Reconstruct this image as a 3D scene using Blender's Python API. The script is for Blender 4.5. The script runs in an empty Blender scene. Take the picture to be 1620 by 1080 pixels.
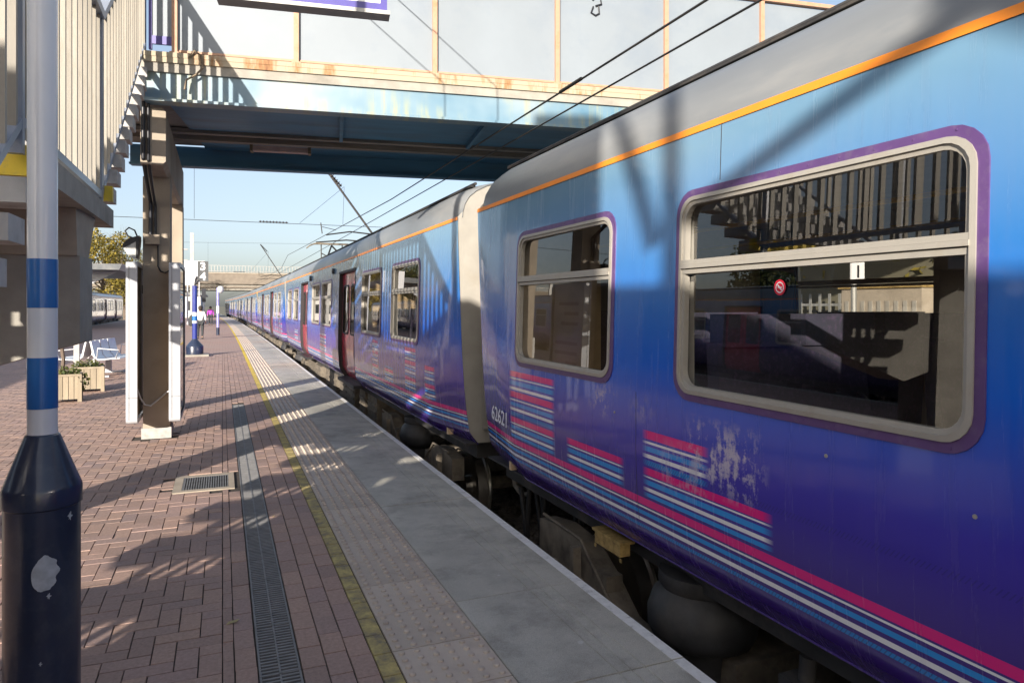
import bpy, bmesh, math, random
from math import sin, cos, pi, radians as R, hypot, atan2
from mathutils import Vector, Matrix
random.seed(7)
S = bpy.context.scene
C = S.collection

# ------------------------------------------------------------------ camera, sky, sun, exposure
cam = bpy.data.objects.new('camera', bpy.data.cameras.new('camera')); C.objects.link(cam)
cam.location = (0, 0, 1.6); cam.rotation_euler = (R(90), 0, R(-22.513))
cam.data.sensor_width = 36; cam.data.lens = 24.56; cam.data.shift_y = -56/1620
cam.data.clip_start = .05; cam.data.clip_end = 6000
S.camera = cam
SUN_AZ, SUN_EL = 35.5, 14.8          # shadows run 35.5 degrees to the right of the track
W = bpy.data.worlds.new('World'); S.world = W; W.use_nodes = True
wn = W.node_tree.nodes; wl = W.node_tree.links
sky = wn.new('ShaderNodeTexSky'); sky.sky_type = 'NISHITA'; sky.sun_disc = False
sky.sun_elevation = R(SUN_EL); sky.sun_rotation = R(180+SUN_AZ); sky.air_density = .7; sky.dust_density = 3.0; sky.ozone_density = .7
bg = wn['Background']; bg.inputs[1].default_value = .145
gm_ = wn.new('ShaderNodeGamma'); gm_.inputs[1].default_value = .7; wl.new(sky.outputs[0], gm_.inputs[0]); wl.new(gm_.outputs[0], bg.inputs[0])
sl = bpy.data.lights.new('sun', 'SUN'); sl.energy = 3.7; sl.angle = R(.5); sl.color = (1, .90, .77)
so = bpy.data.objects.new('sun', sl); C.objects.link(so)
sdir = Vector((sin(R(SUN_AZ))*cos(R(SUN_EL)), cos(R(SUN_AZ))*cos(R(SUN_EL)), -sin(R(SUN_EL))))
so.rotation_euler = sdir.to_track_quat('-Z', 'Y').to_euler()
S.view_settings.view_transform = 'Standard'; S.view_settings.look = 'None'
S.view_settings.exposure = 1.4; S.view_settings.gamma = 1
S.cycles.max_bounces = 8; S.cycles.transparent_max_bounces = 16; S.cycles.caustics_reflective = False
S.cycles.sample_clamp_indirect = 6

# ------------------------------------------------------------------ helpers
class MB:
    def __init__(s): s.v = []; s.f = []; s.m = []
    def face(s, pts, mi=0):
        b = len(s.v); s.v += [tuple(p) for p in pts]; s.f.append(tuple(range(b, b+len(pts)))); s.m.append(mi)
    def hull8(s, p, mi=0):           # p: 4 bottom (ccw) + 4 top
        b = len(s.v); s.v += [tuple(q) for q in p]
        for q in ((3,2,1,0),(4,5,6,7),(0,1,5,4),(1,2,6,5),(2,3,7,6),(3,0,4,7)):
            s.f.append(tuple(b+i for i in q)); s.m.append(mi)
        return s
    def box(s, x0, x1, y0, y1, z0, z1, mi=0):
        return s.hull8([(x0,y0,z0),(x1,y0,z0),(x1,y1,z0),(x0,y1,z0),(x0,y0,z1),(x1,y0,z1),(x1,y1,z1),(x0,y1,z1)], mi)
    def frustum(s, x0, x1, y0, y1, z0, z1, i, mi=0):
        b = len(s.v)
        s.v += [(x0,y0,z0),(x1,y0,z0),(x1,y1,z0),(x0,y1,z0),(x0+i,y0+i,z1),(x1-i,y0+i,z1),(x1-i,y1-i,z1),(x0+i,y1-i,z1)]
        for q in ((4,5,6,7),(0,1,5,4),(1,2,6,5),(2,3,7,6),(3,0,4,7)):
            s.f.append(tuple(b+k for k in q)); s.m.append(mi)
    def tube(s, pts, r, n=8, mi=0, caps=True):
        P = [Vector(p) for p in pts]; b = len(s.v); rr = r if isinstance(r, (list, tuple)) else [r]*len(P)
        up = None
        for i, p in enumerate(P):
            t = (P[min(i+1, len(P)-1)]-P[max(i-1, 0)]).normalized()
            if up is None: up = Vector((0,0,1)) if abs(t.z) < .9 else Vector((1,0,0))
            a = t.cross(up).normalized(); c = a.cross(t).normalized(); up = c
            for k in range(n):
                q = p + a*(rr[i]*cos(2*pi*k/n)) + c*(rr[i]*sin(2*pi*k/n)); s.v.append(tuple(q))
        for i in range(len(P)-1):
            for k in range(n):
                s.f.append((b+i*n+k, b+i*n+(k+1)%n, b+(i+1)*n+(k+1)%n, b+(i+1)*n+k)); s.m.append(mi)
        if caps:
            s.f.append(tuple(b+k for k in range(n))[::-1]); s.m.append(mi)
            s.f.append(tuple(b+(len(P)-1)*n+k for k in range(n))); s.m.append(mi)
        return s
    def lathe(s, prof, n=20, c=(0,0), mi=0, axis='z', rot=0):
        b = len(s.v)
        for r, z in prof:
            for k in range(n):
                a = 2*pi*k/n+rot
                if axis == 'z': s.v.append((c[0]+r*cos(a), c[1]+r*sin(a), z))
                elif axis == 'x': s.v.append((z, c[0]+r*cos(a), c[1]+r*sin(a)))
        for i in range(len(prof)-1):
            for k in range(n):
                s.f.append((b+i*n+k, b+i*n+(k+1)%n, b+(i+1)*n+(k+1)%n, b+(i+1)*n+k)); s.m.append(mi)
        s.f.append(tuple(b+k for k in range(n))[::-1]); s.m.append(mi)
        s.f.append(tuple(b+(len(prof)-1)*n+k for k in range(n))); s.m.append(mi)
        return s
    def prism(s, poly, y0, y1, mi=0):   # poly in xz, extruded along y
        n = len(poly); b = len(s.v)
        s.v += [(x, y0, z) for x, z in poly] + [(x, y1, z) for x, z in poly]
        s.f.append(tuple(b+i for i in range(n))); s.m.append(mi)
        s.f.append(tuple(b+n+i for i in range(n))[::-1]); s.m.append(mi)
        for i in range(n):
            j = (i+1)%n; s.f.append((b+i, b+n+i, b+n+j, b+j)); s.m.append(mi)
        return s
    def xf(s, M, start=0):
        for i in range(start, len(s.v)): s.v[i] = tuple(M @ Vector(s.v[i]))
        return s
    def mesh(s, name, mats, smooth=None, fix=True):
        me = bpy.data.meshes.new(name); me.from_pydata(s.v, [], s.f)
        for m in (mats if isinstance(mats, (list, tuple)) else [mats]): me.materials.append(m)
        if any(s.m): me.polygons.foreach_set('material_index', s.m)
        if fix:
            bm = bmesh.new(); bm.from_mesh(me)
            if smooth is not None: bmesh.ops.remove_doubles(bm, verts=bm.verts, dist=1e-5)
            bmesh.ops.recalc_face_normals(bm, faces=bm.faces); bm.to_mesh(me); bm.free()
        if smooth is not None:
            me.polygons.foreach_set('use_smooth', [True]*len(me.polygons)); me.set_sharp_from_angle(angle=R(smooth))
        me.update(); return me
def put(name, me, parent=None, loc=(0,0,0), rot=(0,0,0)):
    o = bpy.data.objects.new(name, me); C.objects.link(o); o.parent = parent; o.location = loc; o.rotation_euler = rot; return o
def obj(name, mb, mats, parent=None, smooth=None, loc=(0,0,0), rot=(0,0,0), label=None, kind=None, fix=True):
    o = put(name, mb.mesh(name, mats, smooth, fix), parent, loc, rot)
    if label: o['label'] = label
    if kind: o['kind'] = kind
    return o
def tag(o, label, cat, group=None):
    o['label'] = label; o['category'] = cat
    if group: o['group'] = group
    return o
def thing(name, label, cat, loc=(0,0,0), rz=0, group=None):
    o = bpy.data.objects.new(name, None); C.objects.link(o); o.location = loc; o.rotation_euler = (0,0,rz)
    o.empty_display_size = .2
    return tag(o, label, cat, group)
def copy_tree(o, parent=None):
    c = o.copy(); C.objects.link(c); c.parent = parent
    for ch in list(o.children): copy_tree(ch, c)
    return c
def tube(pts, r, n=8): return MB().tube(pts, r, n)
def box(*a): return MB().box(*a)
def bend(y): return -max(0, y-25)**2/6400

# ------------------------------------------------------------------ materials
def nodes(name):
    m = bpy.data.materials.new(name); m.use_nodes = True
    nt = m.node_tree; return m, nt, nt.nodes, nt.links, nt.nodes['Principled BSDF']
def noise(nt, scale, detail=4, vec=None, rough=.55):
    n = nt.nodes.new('ShaderNodeTexNoise'); n.inputs['Scale'].default_value = scale; n.inputs['Detail'].default_value = detail; n.inputs['Roughness'].default_value = rough
    if vec is not None: nt.links.new(vec, n.inputs['Vector'])
    return n.outputs['Fac']
def ramp(nt, fac, stops, interp='LINEAR'):
    r = nt.nodes.new('ShaderNodeValToRGB'); r.color_ramp.interpolation = interp
    e = r.color_ramp.elements
    while len(e) > 1: e.remove(e[-1])
    e[0].position = stops[0][0]; e[0].color = tuple(stops[0][1])+((1,) if len(stops[0][1]) == 3 else ())
    for p, c in stops[1:]:
        x = e.new(p); x.color = tuple(c)+((1,) if len(c) == 3 else ())
    nt.links.new(fac, r.inputs[0]); return r
def mixc(nt, fac, a, b, mode='MIX'):
    m = nt.nodes.new('ShaderNodeMix'); m.data_type = 'RGBA'; m.blend_type = mode
    for s_, v in ((0, fac), (6, a), (7, b)):
        if isinstance(v, (int, float)): m.inputs[s_].default_value = v
        elif isinstance(v, tuple): m.inputs[s_].default_value = v+(1,)
        else: nt.links.new(v, m.inputs[s_])
    return m.outputs[2]
def math_(nt, op, a, b=None, clamp=False):
    m = nt.nodes.new('ShaderNodeMath'); m.operation = op; m.use_clamp = clamp
    for i, v in enumerate((a, b)):
        if v is None: continue
        if isinstance(v, (int, float)): m.inputs[i].default_value = v
        else: nt.links.new(v, m.inputs[i])
    return m.outputs[0]
def coords(nt, scale=(1,1,1), kind='Object'):
    t = nt.nodes.new('ShaderNodeTexCoord'); mp = nt.nodes.new('ShaderNodeMapping'); mp.inputs['Scale'].default_value = scale
    nt.links.new(t.outputs[kind], mp.inputs[0]); return mp.outputs[0]
def bump(nt, b, h, strength=.3, dist=.01):
    n = nt.nodes.new('ShaderNodeBump'); n.inputs['Strength'].default_value = strength; n.inputs['Distance'].default_value = dist
    nt.links.new(h, n.inputs['Height']); nt.links.new(n.outputs[0], b.inputs['Normal']); return n
def mat(name, col, rough=.6, metal=0, var=.18, scale=6, dirt=None, dirt_amt=.5, dirt_scale=3, stretch=(1,1,1), bmp=.15, fine=60, coat=0, spec=.5, island=0):
    m, nt, N, L, b = nodes(name)
    v = coords(nt, stretch)
    n1 = noise(nt, scale, 6, v)
    c = ramp(nt, n1, [(.25, [x*(1-var) for x in col]), (.75, [min(1, x*(1+var)) for x in col])]).outputs[0]
    if dirt:
        n2 = noise(nt, dirt_scale, 8, v, .65)
        f = ramp(nt, n2, [(.5, (0,0,0)), (.68, (1,1,1))]).outputs[0]
        f = math_(nt, 'MULTIPLY', f, dirt_amt)
        c = mixc(nt, f, c, tuple(dirt))
    if island:
        g = N.new('ShaderNodeNewGeometry'); oi = N.new('ShaderNodeObjectInfo')
        r_ = math_(nt, 'FRACT', math_(nt, 'ADD', g.outputs['Random Per Island'], oi.outputs['Random']))
        k = ramp(nt, r_, [(0, (1-island,)*3), (1, (1+island,)*3)]).outputs[0]
        c = mixc(nt, 1, c, k, 'MULTIPLY')
    L.new(c, b.inputs['Base Color'])
    b.inputs['Roughness'].default_value = rough; b.inputs['Metallic'].default_value = metal; b.inputs['Coat Weight'].default_value = coat
    b.inputs['Specular IOR Level'].default_value = spec
    if bmp: bump(nt, b, noise(nt, fine, 5, v), bmp, .004)
    return m
M = {}
M['concrete'] = mat('concrete', (.30,.285,.255), .85, dirt=(.13,.12,.10), dirt_amt=.55, dirt_scale=1.6, bmp=.4, fine=40)
M['concrete_warm'] = mat('concrete warm', (.36,.31,.25), .85, dirt=(.17,.14,.11), dirt_amt=.5, dirt_scale=1.5, bmp=.4, fine=45)
M['tread'] = mat('tread concrete', (.42,.41,.40), .8, dirt=(.2,.19,.17), dirt_amt=.6, dirt_scale=7, bmp=.4, fine=70)
M['yellow'] = mat('yellow nosing paint', (.72,.52,.04), .6, dirt=(.4,.33,.15), dirt_amt=.5, dirt_scale=14)
M['beige_bar'] = mat('beige painted bar', (.275,.255,.22), .55, var=.3, scale=4, dirt=(.2,.17,.12), dirt_amt=.5, dirt_scale=12, stretch=(1,1,.3), island=.2)
M['rail_grey'] = mat('blue grey rail paint', (.25,.28,.34), .35, var=.15)
M['panel_white'] = mat('pale parapet panel', (.205,.24,.28), .5, var=.07, scale=1.2, dirt=(.15,.19,.25), dirt_amt=.5, dirt_scale=1.0, bmp=.06)
M['post_pink'] = mat('rusty pink post paint', (.42,.25,.17), .6, var=.15, dirt=(.36,.15,.06), dirt_amt=.7, dirt_scale=6)
def rustmat():
    m, nt, N, L, b = nodes('rust streaked kerb angle')
    v = coords(nt, (1.2,1,.25)); f = ramp(nt, noise(nt, 2.6, 7, v, .7), [(.53, (.36,.31,.23)), (.62, (.30,.16,.07)), (.70, (.15,.06,.025))]).outputs[0]
    L.new(f, b.inputs['Base Color']); b.inputs['Roughness'].default_value = .75; return m
M['rust_angle'] = rustmat()
def girdermat():
    m, nt, N, L, b = nodes('weathered girder paint with lit and shaded blues')
    v = coords(nt, (1,1,1)); v2 = coords(nt, (6,1,.35))
    base = ramp(nt, noise(nt, .55, 4, v), [(.40, (.08,.18,.27)), (.52, (.17,.26,.33)), (.64, (.29,.335,.36))]).outputs[0]  # deep shaded blue and pale sunlit blue both mottled into the base colour
    st = ramp(nt, noise(nt, 1.6, 7, v2, .7), [(.47, (0,0,0)), (.60, (1,1,1))]).outputs[0]
    low = ramp(nt, noise(nt, 1.1, 3, v), [(.4, (0,0,0)), (.6, (1,1,1))]).outputs[0]
    f = math_(nt, 'MULTIPLY', st, math_(nt, 'MULTIPLY', low, .8))
    L.new(mixc(nt, f, base, (.34,.33,.14)), b.inputs['Base Color']); b.inputs['Roughness'].default_value = .5; return m
M['girder_blue'] = girdermat()
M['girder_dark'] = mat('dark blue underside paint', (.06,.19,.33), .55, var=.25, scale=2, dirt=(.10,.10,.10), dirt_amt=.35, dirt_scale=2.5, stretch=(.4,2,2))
M['soffit_dirt'] = mat('rusty underside flange', (.20,.19,.18), .7, var=.4, scale=5, dirt=(.30,.22,.15), dirt_amt=.6, dirt_scale=6, stretch=(.3,2,2))
def paver_mat():
    m, nt, N, L, b = nodes('red brown clay paver')
    g = N.new('ShaderNodeNewGeometry'); oi = N.new('ShaderNodeObjectInfo')
    r_ = math_(nt, 'FRACT', math_(nt, 'ADD', g.outputs['Random Per Island'], oi.outputs['Random']))
    c = ramp(nt, r_, [(0, (.31,.215,.185)), (.35, (.41,.275,.225)), (.6, (.36,.25,.225)), (.8, (.45,.30,.235)), (1, (.30,.22,.21))]).outputs[0]
    tc = N.new('ShaderNodeNewGeometry')
    n1 = noise(nt, .9, 5, tc.outputs['Position'], .6)
    c = mixc(nt, ramp(nt, n1, [(.35, (0,0,0)), (.7, (.55,.55,.55))]).outputs[0], c, (.24,.18,.155))
    n2 = noise(nt, 55, 6, tc.outputs['Position'], .7)
    k = ramp(nt, n2, [(.3, (.78,.78,.78)), (.7, (1.2,1.2,1.2))]).outputs[0]
    c = mixc(nt, 1, c, k, 'MULTIPLY')
    L.new(c, b.inputs['Base Color']); b.inputs['Roughness'].default_value = .72; b.inputs['Specular IOR Level'].default_value = .4
    bump(nt, b, n2, .35, .002); return m
M['paver'] = paver_mat()
def paver_far():
    m, nt, N, L, b = nodes('far clay paving')
    v = coords(nt, (1,1,1))
    br = N.new('ShaderNodeTexBrick'); L.new(v, br.inputs['Vector']); br.inputs['Scale'].default_value = 1
    br.inputs['Brick Width'].default_value = .2; br.inputs['Row Height'].default_value = .1; br.inputs['Mortar Size'].default_value = .003
    br.inputs['Color1'].default_value = (.40,.26,.21,1); br.inputs['Color2'].default_value = (.36,.24,.2,1); br.inputs['Mortar'].default_value = (.09,.06,.05,1)
    c = mixc(nt, ramp(nt, noise(nt, .7, 5, v), [(.35, (0,0,0)), (.7, (.6,.6,.6))]).outputs[0], br.outputs[0], (.36,.28,.24))
    L.new(c, b.inputs['Base Color']); b.inputs['Roughness'].default_value = .75; return m
M['paver_far'] = paver_far()
M['joint'] = mat('dark jointing sand', (.055,.045,.038), .95, var=.4, scale=30)
M['slab'] = mat('grey edge slab', (.47,.455,.40), .75, var=.2, scale=2, dirt=(.25,.245,.22), dirt_amt=.6, dirt_scale=2.2, bmp=.5, fine=180, island=.09)
def slabmat():
    m = M['slab']; nt = m.node_tree; N = nt.nodes; b = N['Principled BSDF']; src = b.inputs['Base Color'].links[0].from_socket
    g = N.new('ShaderNodeNewGeometry'); p = g.outputs['Position']
    gum = ramp(nt, noise(nt, 13, 1, p), [(.755, (0,0,0)), (.765, (1,1,1))]).outputs[0]
    c = mixc(nt, math_(nt, 'MULTIPLY', gum, .6), src, (.62,.62,.60))
    st = ramp(nt, noise(nt, 2.3, 8, p, .7), [(.50, (0,0,0)), (.66, (.55,.55,.55))]).outputs[0]
    c = mixc(nt, st, c, (.20,.19,.17))
    gr = ramp(nt, noise(nt, 240, 3, p, .8), [(.35, (.72,.72,.72)), (.7, (1.22,1.22,1.22))]).outputs[0]
    c = mixc(nt, 1, c, gr, 'MULTIPLY'); nt.links.new(c, b.inputs['Base Color'])
slabmat()
M['tactile'] = mat('buff tactile tile', (.50,.425,.355), .6, var=.12, scale=3, dirt=(.34,.28,.24), dirt_amt=.6, dirt_scale=5, bmp=.4, fine=120, island=.10)
def yline():
    m, nt, N, L, b = nodes('worn yellow line block')
    g = N.new('ShaderNodeNewGeometry'); p = g.outputs['Position']
    f = ramp(nt, noise(nt, 9, 9, p, .75), [(.38, (.19,.165,.12)), (.52, (.38,.31,.13)), (.66, (.56,.45,.17))]).outputs[0]
    far = N.new('ShaderNodeSeparateXYZ'); L.new(p, far.inputs[0])
    k = math_(nt, 'MULTIPLY', math_(nt, 'SUBTRACT', far.outputs[1], 6), .06, True)
    L.new(mixc(nt, k, f, (.62,.46,.05)), b.inputs['Base Color']); b.inputs['Roughness'].default_value = .8
    bump(nt, b, noise(nt, 80, 5, p), .5, .003); return m
M['yline'] = yline()
def whiteline():
    m, nt, N, L, b = nodes('worn white edge paint')
    g = N.new('ShaderNodeNewGeometry'); p = g.outputs['Position']
    f = ramp(nt, noise(nt, 14, 10, p, .75), [(.34, (.32,.32,.31)), (.42, (.66,.66,.65)), (.6, (.78,.78,.77))]).outputs[0]
    L.new(f, b.inputs['Base Color']); b.inputs['Roughness'].default_value = .7; return m
M['white_line'] = whiteline()
M['galv'] = mat('galvanised steel', (.20,.20,.205), .6, .35, var=.25, scale=12)
M['steel'] = mat('bench steel', (.62,.63,.66), .35, .55, var=.1)
M['black'] = mat('black rubber', (.018,.018,.02), .6)
M['dark'] = mat('dark cavity', (.012,.011,.01), .95, bmp=0)
M['dust'] = mat('brake dust coated steel', (.17,.145,.115), .85, var=.35, scale=8, dirt=(.05,.045,.04), dirt_amt=.8, dirt_scale=5, bmp=.5, fine=50)
M['under'] = mat('dark underframe', (.03,.03,.032), .75, var=.35, scale=6, dirt=(.12,.10,.08), dirt_amt=.5)
M['bag'] = mat('air spring rubber', (.03,.031,.035), .6, var=.5, scale=9, dirt=(.09,.08,.07), dirt_amt=.5)
M['wheel'] = mat('polished wheel tread', (.55,.52,.48), .28, .9, var=.15)
M['navy'] = mat('navy post paint', (.018,.028,.06), .28, var=.2, scale=5, dirt=(.06,.07,.09), dirt_amt=.4, dirt_scale=18, coat=.3, bmp=.05)
M['blue_band'] = mat('blue band paint', (.02,.14,.42), .3, coat=.3, bmp=.03)
M['white_paint'] = mat('white gloss paint', (.74,.75,.77), .3, var=.05, coat=.3, bmp=.03)
M['sticker'] = mat('torn sticker glue', (.42,.45,.48), .8, var=.2, scale=40)
M['frame_white'] = mat('white painted casing', (.47,.49,.53), .35, var=.06, bmp=.03)
M['brown'] = mat('brown backing', (.16,.12,.08), .7, var=.3)
M['signblue'] = mat('violet blue sign border', (.07,.06,.28), .4, bmp=0)
M['signwhite'] = mat('sign white', (.78,.79,.82), .4, var=.03, bmp=0)
M['signgrey'] = mat('sign grey', (.07,.075,.08), .4, bmp=0)
M['purple'] = mat('purple window surround', (.10,.05,.17), .4, var=.12, scale=9, dirt=(.2,.16,.22), dirt_amt=.3, dirt_scale=20, bmp=.05)
M['alu'] = mat('cream grey window frame', (.40,.38,.34), .4, .25, var=.1, scale=8, dirt=(.30,.26,.2), dirt_amt=.5, dirt_scale=8, bmp=.05)
M['roof'] = mat('grey roof paint', (.20,.215,.23), .38, var=.3, scale=1.4, dirt=(.33,.32,.30), dirt_amt=.6, dirt_scale=1.4, stretch=(1,.25,1), bmp=.1, fine=20)
M['orange'] = mat('orange cantrail stripe', (.90,.28,.02), .4, var=.08, bmp=0)
M['gangway'] = mat('dusty beige end panel', (.33,.315,.285), .6, var=.12, dirt=(.3,.26,.2), dirt_amt=.5, dirt_scale=2)
M['door'] = mat('crimson door paint', (.46,.03,.07), .22, var=.12, coat=.5, bmp=.03)
M['door_violet'] = mat('violet door paint', (.16,.03,.13), .25, coat=.4, bmp=.03)
M['interior'] = mat('interior lining', (.55,.53,.48), .6, bmp=0)
M['beige_in'] = mat('beige partition', (.62,.46,.28), .6, bmp=0)
M['seat'] = mat('dark moquette', (.045,.045,.075), .9, dirt=(.12,.08,.16), dirt_amt=.6, dirt_scale=40)
M['seat_floor'] = mat('grey floor', (.05,.05,.05), .8)
M['cab_yellow'] = mat('yellow cab end', (.80,.52,.03), .4, bmp=0)
M['rust_box'] = mat('rusty yellow box', (.34,.235,.085), .75, var=.45, dirt=(.16,.09,.03), dirt_amt=.8, dirt_scale=14, scale=30)
M['ballast'] = mat('ballast stones', (.12,.10,.085), .95, var=.6, scale=22, bmp=1, fine=30)
M['ground'] = mat('ground earth', (.14,.13,.09), .95, var=.3, scale=.3)
M['rail'] = mat('rail steel', (.20,.12,.08), .5, .4)
M['wood'] = mat('pale planter wood', (.32,.27,.20), .8, var=.2, scale=10, stretch=(1,1,.2), island=.12)
M['brickwall'] = mat('tan masonry', (.34,.27,.20), .85, var=.2, scale=2)
M['farstone'] = mat('far grey brown stone', (.20,.17,.14), .85, var=.2, scale=1)
M['asphalt_white'] = mat('white render', (.60,.60,.58), .7)
M['wire'] = mat('dark wire', (.035,.033,.03), .5, .4, bmp=0)
M['mast'] = mat('galvanised mast', (.36,.36,.35), .55, .4)
M['insul'] = mat('insulator brown', (.05,.035,.03), .3, bmp=0)
M['black_plastic'] = mat('black plastic', (.02,.022,.03), .4, bmp=.03)
M['bark'] = mat('bark', (.13,.10,.08), .9)
M['skin'] = mat('skin', (.45,.27,.19), .6, bmp=0)
M['hair'] = mat('dark hair', (.03,.02,.015), .7, bmp=0)
M['cloth_white'] = mat('white cloth', (.75,.74,.72), .85)
M['cloth_dark'] = mat('dark cloth', (.035,.04,.045), .85)
M['cloth_purple'] = mat('purple cloth', (.40,.05,.42), .8)
M['pink'] = mat('faded pink fitting', (.42,.30,.28), .6)
M['red'] = mat('sticker red', (.62,.02,.05), .4, bmp=0)
def leafmat(name, cols):
    m, nt, N, L, b = nodes(name)
    g = N.new('ShaderNodeNewGeometry')
    c = ramp(nt, g.outputs['Random Per Island'], [(i/(len(cols)-1), k) for i, k in enumerate(cols)]).outputs[0]
    L.new(c, b.inputs['Base Color']); b.inputs['Roughness'].default_value = .6
    t = N.new('ShaderNodeBsdfTranslucent'); L.new(c, t.inputs[0]); mx = N.new('ShaderNodeMixShader'); mx.inputs[0].default_value = .3
    L.new(b.outputs[0], mx.inputs[1]); L.new(t.outputs[0], mx.inputs[2]); L.new(mx.outputs[0], N['Material Output'].inputs[0]); return m
M['leaf_y'] = leafmat('autumn leaves', [(.10,.09,.02), (.22,.17,.03), (.34,.26,.04), (.14,.13,.03)])
M['leaf_g'] = leafmat('green leaves', [(.05,.08,.02), (.09,.11,.03), (.15,.15,.04)])
M['frost'] = mat('frosted bowl', (.45,.47,.48), .15, var=.3, scale=30, coat=.5, bmp=0)
def glassmat(name, tint, ior=1.75):
    m, nt, N, L, b = nodes(name); N.remove(b)
    t = N.new('ShaderNodeBsdfTransparent'); t.inputs[0].default_value = tint+(1,)
    g = N.new('ShaderNodeBsdfGlossy'); g.inputs['Roughness'].default_value = .008
    f = N.new('ShaderNodeFresnel'); gb_ = N.new('ShaderNodeNewGeometry')
    L.new(math_(nt, 'ADD', math_(nt, 'MULTIPLY', gb_.outputs['Backfacing'], 1/ior-ior), ior), f.inputs[0])   # same reflectance from either side of the sheet
    mx = N.new('ShaderNodeMixShader'); L.new(f.outputs[0], mx.inputs[0]); L.new(t.outputs[0], mx.inputs[1]); L.new(g.outputs[0], mx.inputs[2])
    L.new(mx.outputs[0], N['Material Output'].inputs[0]); return m
M['glass'] = glassmat('tinted train glass', (.80,.80,.78), 2.0)
M['clear'] = glassmat('clear cover glass', (.9,.92,.92), 1.5)
def darkglass():
    m, nt, N, L, b = nodes('dark far window'); b.inputs['Base Color'].default_value = (.03,.035,.04,1); b.inputs['Roughness'].default_value = .08; b.inputs['Specular IOR Level'].default_value = 1; return m
M['darkglass'] = darkglass()

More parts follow.
